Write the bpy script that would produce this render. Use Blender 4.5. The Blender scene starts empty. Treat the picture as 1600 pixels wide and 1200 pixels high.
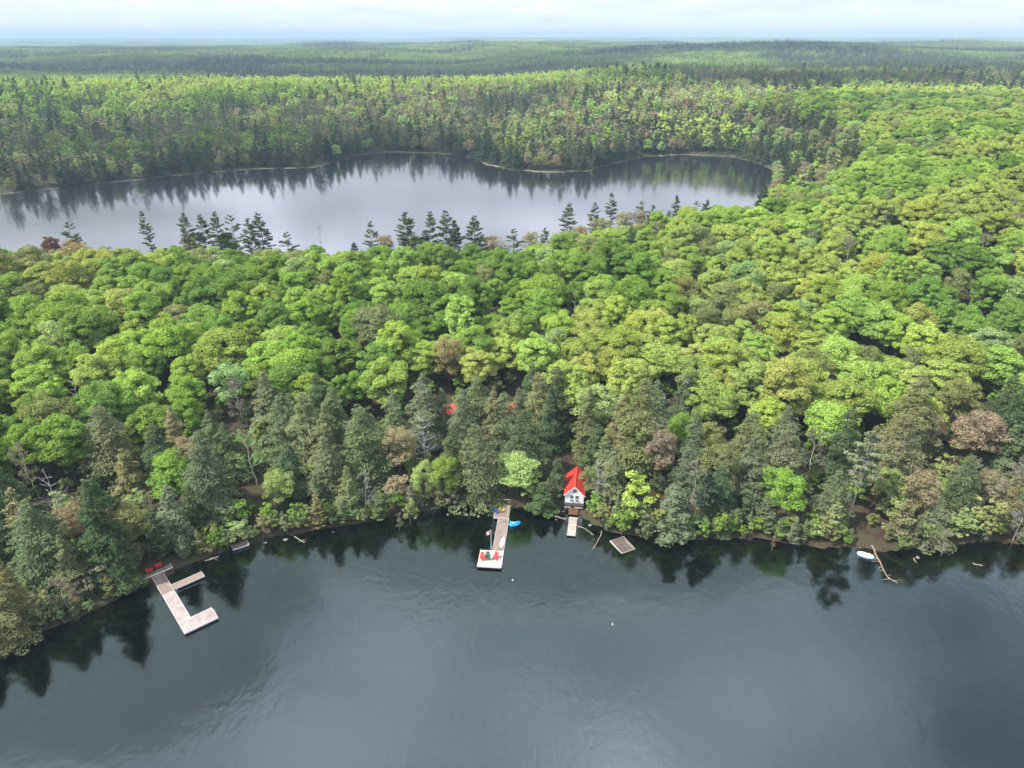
import bpy, bmesh, math, time
import numpy as np
from mathutils import Vector, Matrix
T0 = time.time()
S = bpy.context.scene
COL = S.collection
R = math.radians
rng = np.random.default_rng(7)

# ------------------------------------------------------------------ camera
PITCH = R(26.2); CAM_H = 85.0; FPX = 1109.0
cam_d = bpy.data.cameras.new('camera'); cam = bpy.data.objects.new('camera', cam_d); COL.objects.link(cam)
cam.location = (0, 0, CAM_H); cam.rotation_euler = (R(90) - PITCH, 0, 0)
cam_d.sensor_width = 36; cam_d.lens = 36 * FPX / 1600; cam_d.clip_start = .5; cam_d.clip_end = 80000
S.camera = cam

# ------------------------------------------------------------------ light
SUN_EL, SUN_AZ = R(54), R(-108)        # azimuth clockwise from +Y (north, the way we look)
SUN_DIR = Vector((math.sin(SUN_AZ) * math.cos(SUN_EL), math.cos(SUN_AZ) * math.cos(SUN_EL), math.sin(SUN_EL)))
sd = bpy.data.lights.new('sun', 'SUN'); sd.energy = 4.2; sd.angle = R(2.0); sd.color = (1, .95, .86)
sun = bpy.data.objects.new('sun', sd); COL.objects.link(sun)
sun.rotation_euler = SUN_DIR.to_track_quat('Z', 'Y').to_euler()

S.view_settings.view_transform = 'Standard'; S.view_settings.look = 'None'
S.view_settings.gamma = 1; S.view_settings.use_curve_mapping = False
S.view_settings.exposure = 0.75
S.render.engine = 'CYCLES'
cy = S.cycles
cy.max_bounces = 5; cy.diffuse_bounces = 2; cy.glossy_bounces = 2; cy.transmission_bounces = 4
cy.transparent_max_bounces = 6; cy.volume_bounces = 0; cy.use_denoising = True
cy.caustics_reflective = False; cy.caustics_refractive = False
cy.sample_clamp_indirect = 4

class NT:
    def __init__(s, tree): s.t = tree; s.n = tree.nodes; s.l = tree.links
    def add(s, typ, _props=None, **ins):
        n = s.n.new(typ)
        for k, v in (_props or {}).items(): setattr(n, k, v)
        for k, v in ins.items():
            key = int(k[1:]) if k[0] == 'i' and k[1:].isdigit() else k.replace('_', ' ')
            s.set(n.inputs[key], v)
        return n
    def set(s, sock, v):
        if isinstance(v, bpy.types.NodeSocket): s.l.new(v, sock)
        elif isinstance(v, bpy.types.Node): s.l.new(v.outputs[0], sock)
        else: sock.default_value = v
    def math(s, op, a, b=0.0, c=None):
        n = s.add('ShaderNodeMath', dict(operation=op), i0=a, i1=b)
        if c is not None: s.set(n.inputs[2], c)
        return n.outputs[0]
    def ramp(s, fac, stops):
        n = s.add('ShaderNodeValToRGB', i0=fac); e = n.color_ramp.elements
        while len(e) < len(stops): e.new(.5)
        for el, (p, c) in zip(e, stops):
            el.position = p; el.color = (c, c, c, 1) if not hasattr(c, '__len__') else (*c[:3], 1)
        return n.outputs[0]
    def mix(s, fac, a, b, blend='MIX'):
        n = s.add('ShaderNodeMix', dict(data_type='RGBA', blend_type=blend))
        s.set(n.inputs[0], fac); s.set(n.inputs[6], a); s.set(n.inputs[7], b)
        return n.outputs[2]
    def noise(s, vec, scale, detail=3, rough=.55, dist=0):
        n = s.add('ShaderNodeTexNoise', Scale=scale, Detail=detail, Roughness=rough, Distortion=dist)
        if vec is not None: s.set(n.inputs['Vector'], vec)
        return n.outputs[0]

def rgb(*c): return (c[0], c[1], c[2], 1)

# sky: Nishita under a broken layer of bright cloud
W = bpy.data.worlds.new('World'); S.world = W; W.use_nodes = True
t = NT(W.node_tree); t.n.clear()
sky = t.add('ShaderNodeTexSky', dict(sky_type='NISHITA', sun_disc=False, sun_elevation=SUN_EL, sun_rotation=SUN_AZ))
tc = t.add('ShaderNodeTexCoord'); sx = t.add('ShaderNodeSeparateXYZ', Vector=tc.outputs['Generated'])
zc = t.math('MAXIMUM', sx.outputs[2], 0.0)
den = t.math('ADD', zc, .10)
px_ = t.math('DIVIDE', sx.outputs[0], den); py_ = t.math('DIVIDE', sx.outputs[1], den)
pv = t.add('ShaderNodeCombineXYZ', X=px_, Y=py_, Z=7.7)
n1 = t.noise(pv, 1.7, 4, .5, .2); n2 = t.noise(pv, .6, 3, .5)
cov = t.ramp(t.math('ADD', t.math('MULTIPLY', n1, .6), t.math('MULTIPLY', n2, .4)), [(.28, 0), (.42, 1)])
shade = t.ramp(n1, [(.32, (5.0, 5.8, 6.4)), (.48, (8.4, 9.2, 10.0)), (.66, (15.5, 16.0, 17.5))])
sh2 = t.ramp(n2, [(.38, .55), (.58, 1.15)])
cl = t.mix(1, shade, sh2, 'MULTIPLY'); cl = t.mix(t.ramp(zc, [(.0, .45), (.2, 0)]), cl, rgb(4.6, 5.2, 5.9))
skyc = t.mix(1, sky.outputs[0], rgb(.95, 1.0, 1.1), 'MULTIPLY')
hor = t.ramp(zc, [(.0, 1), (.022, .92), (.07, .55), (.25, 0)])                   # far cloud merges into bright pale air at the horizon
clh = t.mix(hor, cl, rgb(5.3, 6.0, 6.8))
covh = t.math('MAXIMUM', t.math('MULTIPLY', cov, .93), t.math('MULTIPLY', hor, .80))
bgc = t.mix(covh, skyc, clh)
bg = t.add('ShaderNodeBackground', Color=bgc, Strength=.10)
t.l.new(bg.outputs[0], t.add('ShaderNodeOutputWorld').inputs[0])
W.cycles.sampling_method = 'MANUAL'; W.cycles.sample_map_resolution = 512

# ------------------------------------------------------------------ numpy helpers
def _h(i, j, s):
    n = (i * 374761393 + j * 668265263 + s * 1442695041) & 0xffffffff
    n = ((n ^ (n >> 13)) * 1274126177) & 0xffffffff
    return ((n ^ (n >> 16)) & 0xffff) / 65535.0
def vnoise(x, y, s=0):
    x = np.asarray(x, float); y = np.asarray(y, float)
    xi = np.floor(x).astype(np.int64); yi = np.floor(y).astype(np.int64)
    fx = x - xi; fy = y - yi; fx = fx * fx * (3 - 2 * fx); fy = fy * fy * (3 - 2 * fy)
    return (_h(xi, yi, s) * (1 - fx) + _h(xi + 1, yi, s) * fx) * (1 - fy) + (_h(xi, yi + 1, s) * (1 - fx) + _h(xi + 1, yi + 1, s) * fx) * fy
def fbm(x, y, s=0, o=4):
    v = 0; a = .5; tot = 0
    for k in range(o):
        v = v + a * vnoise(x * 2 ** k, y * 2 ** k, s + 17 * k); tot += a; a *= .5
    return v / tot
def sstep(a, b, x):
    u = np.clip((np.asarray(x, float) - a) / (b - a), 0, 1); return u * u * (3 - 2 * u)

# the near shore as Y over X, and the outline of the far lake (metres)
SH = np.array([(-900, -60), (-400, -20), (-200, 25), (-120, 50), (-95, 66), (-78.5, 79.4), (-74.9, 83.3), (-70.3, 86.5), (-65.7, 92), (-61.5, 95.5), (-57.9, 99.5), (-53, 103.2), (-48.1, 106), (-37, 110), (-29.8, 111.7),
               (-19, 115.8), (-7.8, 117.6), (-3, 116.2), (0, 115.9), (4, 117.5), (8, 116.5), (12.7, 114.6), (16, 111), (19.5, 108.6), (24.1, 107.2), (36, 106.5), (48, 106.8), (57, 104.2), (63, 104.6), (68, 103.2), (76, 103.8), (86, 106), (95, 105.3), (120, 108), (160, 100), (260, 110), (500, 60), (900, 40)], float)
FAR = np.array([(-520, 330), (-420, 352), (-302, 425), (-278, 449), (-248, 470), (-218, 496), (-180, 514), (-141, 522), (-129, 550), (-120, 579), (-103, 596), (-61, 589), (-30, 569), (-18.6, 533),
                (0, 511), (26, 501), (53, 506), (75, 539), (104, 572), (136, 582), (173, 569), (181, 530), (182, 500), (162, 440), (136, 380), (106, 332), (82, 320), (56, 314), (30, 292), (-5, 264), (-130, 262), (-330, 262), (-440, 262), (-540, 285)], float)
def shore(x): return np.interp(x, SH[:, 0], SH[:, 1]) + 0.9 * (fbm(x / 5., 0 * x, 5, 3) - .5)
def fardist(x, y):
    """signed distance to the far lake's outline, positive on land"""
    x = np.asarray(x, float); y = np.asarray(y, float)
    wob = 3.5 * (fbm(x / 14., y / 14., 9, 3) - .5)
    n = len(FAR); best = np.full(x.shape, 1e18); ins = np.zeros(x.shape, bool)
    for k in range(n):
        ax, ay = FAR[k]; bx, by = FAR[(k + 1) % n]
        ex, ey = bx - ax, by - ay
        tt = np.clip(((x - ax) * ex + (y - ay) * ey) / (ex * ex + ey * ey), 0, 1)
        best = np.minimum(best, (x - ax - tt * ex) ** 2 + (y - ay - tt * ey) ** 2)
        c = ((ay > y) != (by > y)); xx = ax + (y - ay) * ex / (ey if ey != 0 else 1e-9)
        ins ^= c & (x < xx)
    return np.where(ins, -1, 1) * np.sqrt(best) + wob
def inland(x, y):
    dn = (y - shore(x)) * .93
    dn = np.where(y < -300, -460 - y, dn)
    dl = np.full(np.shape(x), 900.)
    m = (y > 150) & (y < 1500)
    if np.any(m): dl = np.where(m, fardist(x, y), 900.)
    return dn, dl
def hills(x, y):
    r = np.sqrt(x * x + y * y)
    near = (6. + 2.5 * sstep(-60, -160, x)) * sstep(165, 240, y) * (y < 420) + 2.2 + 1.8 * fbm(x / 40., y / 40., 3, 2)
    right = 25 * sstep(55, 330, x + .12 * (y - 100)) * (1 - .35 * sstep(600, 900, y))
    k1 = 21 * np.exp(-((y - 930 - .16 * x + 60 * (fbm(x / 160., 0 * x, 11, 2) - .5)) / 165.) ** 2) * sstep(560, 760, y) * (.55 + .45 * sstep(450, -60, x))
    near = near + 6.5 * np.exp(-(((x - 54) / 26.) ** 2 + ((y - 288) / 24.) ** 2))
    k2 = 12 * np.exp(-(((x - 75) / 95.) ** 2 + ((y - 690) / 85.) ** 2))
    far = sstep(700, 1500, r) * ((fbm(x / 900., y / 520., 21, 3) - .42) * 66 * sstep(900, 2600, r) + 2) + 24 * sstep(3000, 18000, r)
    far = far + sstep(5000, 12000, r) * 26 * (fbm(x / 2600., y / 2600., 41, 3) - .5)
    return near + right + k1 + k2 + np.maximum(far, -1)
def terrain(x, y):
    x = np.asarray(x, float); y = np.asarray(y, float)
    dn, dl = inland(x, y)
    d = np.minimum(dn, dl)
    h = .12 + .75 * (1 - np.exp(-np.maximum(d, 0) / 2.2)) + hills(x, y) * sstep(0, 60, d) + .25 * (fbm(x / 3., y / 3., 31, 3) - .5) * sstep(.5, 4, d)
    slope = .16 + .10 * sstep(20, -30, x) + .05 * sstep(60, 100, x)
    dep = np.minimum(-dn * slope, 8) * (1 - .0 * dn)
    bed = -.25 - np.where(dn < 0, np.maximum(dep, 0), np.minimum(np.maximum(-dl, 0) * .3, 7)) + .2 * (fbm(x / 2.5, y / 2.5, 77, 3) - .5)
    return np.where(d > 0, h, bed)
def terr(x, y): return float(terrain(np.array([x], float), np.array([y], float))[0])
def ray(px, py):
    return np.array([px - 800., FPX * math.cos(PITCH) + (600 - py) * math.sin(PITCH), -FPX * math.sin(PITCH) + (600 - py) * math.cos(PITCH)])
def pix(px, py, z=0.):
    d = ray(px, py); return np.array([0, 0, CAM_H]) + d * (z - CAM_H) / d[2]
def proj(x, y, z):
    dz = CAM_H - z; dep = y * math.cos(PITCH) + dz * math.sin(PITCH)
    v = dz * math.cos(PITCH) - y * math.sin(PITCH)
    return 800 + FPX * x / dep, 600 + FPX * v / dep, dep
def from_top(px, py, h):
    """base on the ground of a tree of height h whose top shows at (px, py)"""
    z = h + 3
    for _ in range(12):
        p = pix(px, py, z); z = .5 * z + .5 * (max(terr(p[0], p[1]), 0) + h)
    return p[0], p[1]

# ------------------------------------------------------------------ materials
MATS = {}
def new_mat(name):
    m = bpy.data.materials.new(name); m.use_nodes = True; t = NT(m.node_tree); t.n.clear()
    return m, t, t.add('ShaderNodeOutputMaterial')
def plain(name, col, rough=.7, metal=0., var=.25, scale=3., spec=.4, bump=0.):
    if name in MATS: return MATS[name]
    m, t, o = new_mat(name)
    tc = t.add('ShaderNodeTexCoord')
    n = t.noise(tc.outputs['Object'], scale, 5, .65)
    v = t.ramp(n, [(.25, 1 - var), (.75, 1 + var)])
    c = t.mix(1, rgb(*col), v, 'MULTIPLY')
    b = t.add('ShaderNodeBsdfPrincipled', Base_Color=c, Roughness=rough, Metallic=metal)
    b.inputs['Specular IOR Level'].default_value = spec
    if bump:
        bp = t.add('ShaderNodeBump', Strength=bump, Distance=.02, Height=n); t.l.new(bp.outputs[0], b.inputs['Normal'])
    t.l.new(b.outputs[0], o.inputs[0]); MATS[name] = m
    return m
def leaf_mat(name, stuff, gain=1., trans=.34, spread=.45, hue=(1., 1., 1.), tip=None):
    """foliage tinted per tree (object colour, or the instance's own tint in the massed forest)"""
    m, t, o = new_mat(name)
    if stuff: base = t.add('ShaderNodeAttribute', dict(attribute_type='INSTANCER', attribute_name='tint')).outputs['Color']
    else: base = t.add('ShaderNodeObjectInfo').outputs['Color']
    g = t.add('ShaderNodeNewGeometry')
    r_ = g.outputs['Random Per Island']
    k = t.math('MULTIPLY_ADD', r_, spread * gain, (1 - spread / 2) * gain)
    tc = t.add('ShaderNodeTexCoord')
    nn = t.noise(tc.outputs['Object'], .55, 3, .6)
    k2 = t.ramp(nn, [(.3, .72), (.7, 1.22)])
    c = t.mix(1, base, rgb(*hue), 'MULTIPLY')
    if tip: c = t.mix(t.math('GREATER_THAN', r_, .80), c, t.mix(.32, c, rgb(*tip)))
    kk = t.math('MULTIPLY', k, k2)
    cc = t.add('ShaderNodeVectorMath', dict(operation='SCALE')); t.set(cc.inputs[0], c); t.set(cc.inputs['Scale'], kk)
    c = cc.outputs[0]
    d = t.add('ShaderNodeBsdfDiffuse', Color=c)
    ct = t.mix(1, c, rgb(1.05, 1.1, .55), 'MULTIPLY')
    tr = t.add('ShaderNodeBsdfTranslucent', Color=ct)
    mx = t.add('ShaderNodeMixShader', i0=trans, i1=d.outputs[0], i2=tr.outputs[0])
    t.l.new(mx.outputs[0], o.inputs[0])
    return m
LEAF = leaf_mat('broadleaf_foliage', False); LEAF_S = leaf_mat('broadleaf_foliage_massed', True)
NEED = leaf_mat('needle_foliage', False, trans=.15, spread=.6, tip=(.18, .20, .12)); NEED_S = leaf_mat('needle_foliage_massed', True, trans=.15, spread=.6, tip=(.18, .20, .12))
BARK = plain('bark', (.10, .085, .07), .95, var=.45, scale=2.5, spec=.1)
PALEBARK = plain('pale_bark', (.36, .34, .31), .9, var=.3, scale=2.5, spec=.1)
TWIG = leaf_mat('twig', False, trans=0., spread=.4); TWIG_S = leaf_mat('twig_massed', True, trans=0., spread=.4)

# ------------------------------------------------------------------ mesh makers
def mesh_np(name, V, quads=None, tris=None, mats=(), midx=None, smooth=False):
    me = bpy.data.meshes.new(name)
    V = np.asarray(V, np.float32); nq = 0 if quads is None else len(quads); nt = 0 if tris is None else len(tris)
    me.vertices.add(len(V)); me.vertices.foreach_set('co', V.ravel())
    idx = np.concatenate([np.asarray(a, np.int32).ravel() for a in (quads, tris) if a is not None and len(a)]) if nq + nt else np.zeros(0, np.int32)
    me.loops.add(len(idx)); me.loops.foreach_set('vertex_index', idx)
    me.polygons.add(nq + nt)
    st = np.concatenate([np.arange(nq) * 4, nq * 4 + np.arange(nt) * 3]).astype(np.int32)
    me.polygons.foreach_set('loop_start', st)
    if midx is not None: me.polygons.foreach_set('material_index', np.asarray(midx, np.int32))
    for m in mats: me.materials.append(m)
    me.update(calc_edges=True); me.validate()
    if smooth: me.polygons.foreach_set('use_smooth', np.ones(nq + nt, bool))
    return me
def nrm(a): return a / np.maximum(np.linalg.norm(a, axis=-1, keepdims=True), 1e-9)
def rsphere(n, r): return nrm(r.normal(size=(n, 3)))
def cards(C, N, L, Wd, r, T=None):
    """one kite-shaped leaf spray at each centre: C centres, N normals, L and Wd half lengths, T long directions"""
    n = len(C); N = nrm(N)
    if T is None: T = rsphere(n, r)
    T = nrm(T - N * np.sum(T * N, 1, keepdims=True)); B = np.cross(N, T)
    L = np.broadcast_to(L, n)[:, None]; Wd = np.broadcast_to(Wd, n)[:, None]
    a = C + T * L; c = C - T * L * r.uniform(.6, 1, (n, 1)); s = T * L * r.uniform(-.3, .3, (n, 1))
    b = C + B * Wd * r.uniform(.6, 1.1, (n, 1)) + s; d = C - B * Wd * r.uniform(.6, 1.1, (n, 1)) + s
    dz = N * (L * .22)
    V = np.stack([a - dz, b, c - dz, d], 1).reshape(-1, 3)
    return V, np.arange(n * 4).reshape(-1, 4)
def tubes(segs, sides=5):
    """tapered tube for each (p0, p1, r0, r1)"""
    s = np.array([(*a, *b, c, d) for a, b, c, d in segs], float)
    p0, p1, r0, r1 = s[:, :3], s[:, 3:6], s[:, 6:7], s[:, 7:8]
    ax = nrm(p1 - p0); ref = np.where(np.abs(ax[:, 2:3]) > .9, np.array([[1., 0, 0]]), np.array([[0, 0, 1.]]))
    u = nrm(np.cross(ax, ref)); v = np.cross(ax, u); out = []
    for p, rr in ((p0, r0), (p1, r1)):
        for k in range(sides):
            an = 2 * math.pi * k / sides
            out.append(p + rr * (u * math.cos(an) + v * math.sin(an)))
    V = np.stack(out, 1).reshape(-1, 3); n = len(s); base = np.arange(n)[:, None] * 2 * sides
    q = np.concatenate([np.stack([base[:, 0] + k, base[:, 0] + (k + 1) % sides, base[:, 0] + sides + (k + 1) % sides, base[:, 0] + sides + k], 1) for k in range(sides)])
    return V, q
def join(parts):
    Vs, Qs, o = [], [], 0
    for V, Q in parts:
        Vs.append(V); Qs.append(Q + o); o += len(V)
    return np.concatenate(Vs), np.concatenate(Qs)
def curve_segs(p0, p1, r0, r1, n, wob, r):
    pts = [np.array(p0, float)]
    for k in range(1, n + 1):
        f = k / n; q = np.array(p0) * (1 - f) + np.array(p1) * f
        if k < n: q = q + r.normal(size=3) * wob
        pts.append(q)
    return [(pts[k], pts[k + 1], r0 + (r1 - r0) * k / n, r0 + (r1 - r0) * (k + 1) / n) for k in range(n)], pts

def proto_broadleaf(seed, H=15., Rr=4.6, base=.22, nclump=100, ncard=160, size=.245, airy=0., lop=0.):
    r = np.random.default_rng(seed); zc = H * (base + (1 - base) * .5); rz = H * (1 - base) * .5
    segs = []
    tr, pts = curve_segs((0, 0, -.6), (r.normal() * .4, r.normal() * .4, H * .72), .24, .07, 6, .12, r); segs += tr
    d = rsphere(nclump * 3, r); d = d[d[:, 2] > -.75][:nclump]
    an = np.arctan2(d[:, 1], d[:, 0]); bulge = 1 + .16 * np.sin(an * 2 + r.uniform(0, 6)) + .12 * np.sin(an * 3 + r.uniform(0, 6))
    f = r.uniform(.70, 1.02, len(d)) * r.choice([1, 1, 1, 1.07], len(d)); f[:8] = r.uniform(.1, .6, 8)
    cc = d * f[:, None] * np.stack([Rr * bulge * .84, Rr * bulge * .84, np.full(len(d), rz * .86)], 1)
    cc[:, 0] += lop * cc[:, 2]; cc[:, 2] += zc
    cr = (.5 + .75 * r.random(len(cc)) ** 1.5) * Rr / 4.6 * (1.15 if not airy else 1.35)
    C, N = [], []
    for c, q in zip(cc, cr):
        m = int(ncard * (q / 1.1) ** 2); dd = rsphere(m, r); dd[:, 2] = np.abs(dd[:, 2]) * r.choice([1, 1, 1, -.5], m)
        rad = q * r.uniform(.55, 1.12, m) ** .6
        P_ = c + dd * rad[:, None] * np.array([1.08, 1.08, .72]); C.append(P_); N.append(dd * .8 + np.array([0, 0, .55]) + .5 * rsphere(m, r))
        if r.random() < .45:
            k = r.integers(2, 6); s, _ = curve_segs(pts[k], c, .075, .025, 3, .18, r); segs += s
            for _ in range(3 if airy else 1):
                e = c + rsphere(1, r)[0] * q * .9; segs.append((c, e, .025, .008))
    C = np.concatenate(C); N = np.concatenate(N)
    V, Q = cards(C, N, size * r.uniform(.6, 1.25, len(C)), size * .75 * r.uniform(.6, 1.2, len(C)), r)
    return tubes(segs, 5), (V, Q)
def proto_bare(seed, H=14., Rr=3.8, buds=900, pale=False, fine=1.):
    r = np.random.default_rng(seed); segs = []; tips = []
    tr, pts = curve_segs((0, 0, -.6), (r.normal() * .5, r.normal() * .5, H * .8), .2, .06, 7, .15, r); segs += tr
    def grow(p, d, L, w, lv):
        q = p + d * L
        m = (p + q) / 2 + r.normal(size=3) * L * .06
        segs.append((p, m, w, w * .8)); segs.append((m, q, w * .8, w * .6))
        if lv == 0: tips.append((m, q)); return
        for _ in range(r.integers(3, 5)):
            nd = nrm(d + rsphere(1, r)[0] * .62 + np.array([0, 0, .18])); s = r.uniform(.35, 1)
            grow(p * (1 - s) + q * s, nd, L * r.uniform(.5, .72), w * .55, lv - 1)
    for k in range(int(11)):
        i = r.integers(2, 8); a = r.uniform(0, 2 * math.pi); up = .35 + .08 * i
        d = nrm(np.array([math.cos(a), math.sin(a), up])); grow(pts[min(i, 7)], d, Rr * r.uniform(.42, .62) * (1.15 - .06 * i), .08, 4)
    wood = tubes(tr, 5); br = tubes([s for s in segs[len(tr):]], 3)
    if buds:
        e = np.array([a * (1 - f) + b * f for a, b in tips for f in (.3, .7, 1)]); e = e[r.choice(len(e), min(buds, len(e)), False)]
        V, Q = cards(e, rsphere(len(e), r) + np.array([0, 0, .6]), .11, .08, r); br = join([br, (V, Q)])
    return wood, br
def proto_hemlock(seed, H=15.5, Rb=4.6, nb=215, per=112, droop=.30, power=.6, csz=.225, low=.06, up=0.):
    r = np.random.default_rng(seed); tr, pts = curve_segs((0, 0, -.6), (0, 0, H), .2, .02, 5, .04, r)
    C, N, T, LL = [], [], [], []; bs = []
    for k in range(nb):
        f = (k + r.random()) / nb; z = H * (low + (1 - low) * f ** 1.05) + r.normal() * .15
        L = (Rb * (1 - f) ** power + .18) * r.uniform(.5, 1.2) * (1 + .18 * math.sin(3 * f * 6.28 + seed)); a = k * 2.4 + r.normal() * .3
        d = np.array([math.cos(a), math.sin(a), 0.]); side = np.array([-d[1], d[0], 0])
        m = max(6, int(per * (L / Rb) ** .9)); s = r.uniform(.18, 1, m) ** .75
        w = L * .30 * np.sin(np.clip(s, 0, 1) * 2.7) + .12
        lat = r.uniform(-1, 1, m) * w
        p = d * (s * L)[:, None] + side * lat[:, None]; p[:, 2] = z + up * s * L - droop * (s ** 2) * L - .15 * np.abs(lat) + r.normal(size=m) * .06
        C.append(p); N.append(np.tile([0, 0, 1.], (m, 1)) + d * .25 + .33 * rsphere(m, r)); T.append(d + side * np.sign(lat)[:, None] * .7 + np.array([0, 0, -.25])); LL.append(np.full(m, csz * (.65 + .35 * L / Rb)))
        bs.append((np.array([0, 0, z]), np.array([0, 0, z]) + d * L * .8 + np.array([0, 0, (up * .8 - droop * .64) * L]), .035, .01))
    C = np.concatenate(C); N = np.concatenate(N); T = np.concatenate(T); L_ = np.concatenate(LL) * r.uniform(.7, 1.3, len(C))
    V, Q = cards(C, N, L_, L_ * .52, r, T)
    return tubes(tr + bs, 4), (V, Q)
def proto_pine(seed, H=23., Rb=4.3, whorls=17, low=.25, gap=.15, per=85):
    r = np.random.default_rng(seed); tr, pts = curve_segs((0, 0, -.6), (r.normal() * .3, 0, H), .27, .03, 8, .08, r)
    C, N, T = [], [], []; bs = []
    for k in range(whorls):
        f = k / (whorls - 1); z = H * (low + (1 - low) * f) - .2; env = (math.sin(min(1, (f + .22) / .62) * math.pi / 2) * (1 - max(0, (f - .45) / .55) ** 1.3 * .86))
        for b in range(r.integers(4, 7)):
            if r.random() < gap and f < .9: continue
            a = r.uniform(0, 2 * math.pi); L = Rb * env * r.uniform(.6, 1.15) + .25
            d = np.array([math.cos(a), math.sin(a), 0.]); side = np.array([-d[1], d[0], 0]); rise = r.uniform(.02, .3) + .5 * f ** 3
            z0 = z + r.normal() * .25; end = d * L + np.array([0, 0, z0 + rise * L]); bs.append((np.array([0, 0, z0]), end * .9 + np.array([0, 0, z0]) * .1, .055, .015))
            m = max(8, int(per * L / Rb)); s = r.uniform(.32, 1.03, m); w = L * .26 * (1.15 - s) + .28; lat = r.normal(size=m) * w * .7
            p = d * (s * L)[:, None] + side * lat[:, None]; p[:, 2] = z0 + rise * s * L + .14 * np.abs(r.normal(size=m)) + .12
            C.append(p); N.append(np.tile([0, 0, 1.], (m, 1)) + .55 * rsphere(m, r)); T.append(d + side * np.sign(lat)[:, None] * .8 + np.array([0, 0, .35]))
    C = np.concatenate(C); N = np.concatenate(N); T = np.concatenate(T)
    V, Q = cards(C, N, .40 * r.uniform(.7, 1.3, len(C)), .22, r, T)
    return tubes(tr + bs, 5), (V, Q)
def proto_snag(seed, H=14., n=26, L0=2.2):
    r = np.random.default_rng(seed); tr, pts = curve_segs((0, 0, -.6), (r.normal() * .5, r.normal() * .5, H), .2, .03, 7, .1, r); segs = []
    for _ in range(n):
        i = r.integers(2, 8); a = r.uniform(0, 6.28); L = L0 * r.uniform(.4, 1.2) * (1.3 - .1 * i)
        d = np.array([math.cos(a), math.sin(a), r.uniform(.1, .9)]); q = pts[min(i, 7)] + d * L; segs.append((pts[min(i, 7)], q, .05, .02))
        for _ in range(3):
            s = r.uniform(.4, .9); b = pts[min(i, 7)] * (1 - s) + q * s; segs.append((b, b + nrm(d + rsphere(1, r)[0] * .8) * L * .45, .022, .008))
    return tubes(tr, 6), tubes(segs, 4)

PROTO = {}
def reg(key, pr, leaf, wood, leaf_s):
    (wv, wq), (cv, cq) = pr
    PROTO[key] = (mesh_np('trunk', wv, wq, mats=[wood], smooth=True), mesh_np('crown', cv, cq, mats=[leaf]), leaf_s, wood)
MAPLES = []
for i, kw in enumerate([dict(Rr=5.2), dict(Rr=5.7, H=14.5, nclump=110), dict(Rr=4.8, H=16), dict(Rr=5.2, lop=.12), dict(Rr=5.6, nclump=110), dict(Rr=4.4, H=13.5, nclump=75), dict(H=16.5, Rr=5.2, base=.2), dict(Rr=6.0, H=15, nclump=120, ncard=112)]):
    reg('maple%d' % i, proto_broadleaf(100 + i, **kw), LEAF, BARK, LEAF_S); MAPLES.append('maple%d' % i)
AIRY = []
for i, kw in enumerate([dict(Rr=5.2, H=15.5), dict(Rr=4.7, H=16), dict(Rr=5.6, H=14.5)]):
    reg('airy%d' % i, proto_broadleaf(150 + i, nclump=56, ncard=95, size=.23, airy=1, **kw), LEAF, BARK, LEAF_S); AIRY.append('airy%d' % i)
SHRUBS = []
for i, kw in enumerate([dict(Rr=2.7, H=6.5), dict(Rr=2.3, H=7.5), dict(Rr=3.0, H=5.5)]):
    reg('small%d' % i, proto_broadleaf(170 + i, base=.1, nclump=26, ncard=120, size=.27, **kw), LEAF, BARK, LEAF_S); SHRUBS.append('small%d' % i)
BARES = []
for i in range(3): reg('bare%d' % i, proto_bare(200 + i, Rr=[3.8, 4.6, 3.4][i], buds=[2600, 3600, 1200][i]), TWIG, PALEBARK, TWIG_S); BARES.append('bare%d' % i)
HEMS = []
for i, kw in enumerate([dict(), dict(Rb=4.1, H=17, power=.7), dict(Rb=5.2, H=15, nb=210, power=.5), dict(Rb=3.8, H=13.5, nb=160), dict(Rb=4.8, H=17, power=.5), dict(Rb=3.3, H=11.5, nb=140, power=.7)]):
    reg('hemlock%d' % i, proto_hemlock(300 + i, **kw), NEED, BARK, NEED_S); HEMS.append('hemlock%d' % i)
CEDARS = []
for i in range(3): reg('cedar%d' % i, proto_hemlock(330 + i, H=[9, 10.5, 8][i], Rb=[1.9, 1.7, 2.1][i], nb=100, per=34, droop=-.1, up=.3, power=.55, low=.03), NEED, BARK, NEED_S); CEDARS.append('cedar%d' % i)
PINES = []
for i, kw in enumerate([dict(), dict(Rb=3.6, H=24, gap=.32), dict(Rb=4.4, H=21, low=.22), dict(Rb=3.4, H=22, low=.38, gap=.28), dict(Rb=4.8, H=20, low=.25, whorls=12, gap=.35)]):
    reg('pine%d' % i, proto_pine(400 + i, **kw), NEED, BARK, NEED_S); PINES.append('pine%d' % i)
reg('leanpine', proto_pine(450, H=21, Rb=3.7, low=.44, gap=.3, whorls=12), NEED, PALEBARK, NEED_S)
for i in range(2): reg('snag%d' % i, proto_snag(500 + i, n=[26, 44][i], L0=[2.2, 3.4][i]), TWIG, PALEBARK, TWIG_S)
# lighter-built trees for the far side
LOWB, LOWC = [], []
for i in range(4):
    reg('lowb%d' % i, proto_broadleaf(600 + i, base=.08, nclump=26, ncard=42, size=.52, Rr=[4.6, 5, 4.3, 4.8][i]), LEAF, BARK, LEAF_S); LOWB.append('lowb%d' % i)
for i in range(3):
    reg('lowc%d' % i, proto_hemlock(620 + i, H=[16, 18, 14][i], Rb=[2.7, 3.1, 2.3][i], nb=46, per=10, csz=.5), NEED, BARK, NEED_S); LOWC.append('lowc%d' % i)
for k in ('lowc0', 'lowc1', 'lowc2'): pass
print('protos', time.time() - T0)

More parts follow.
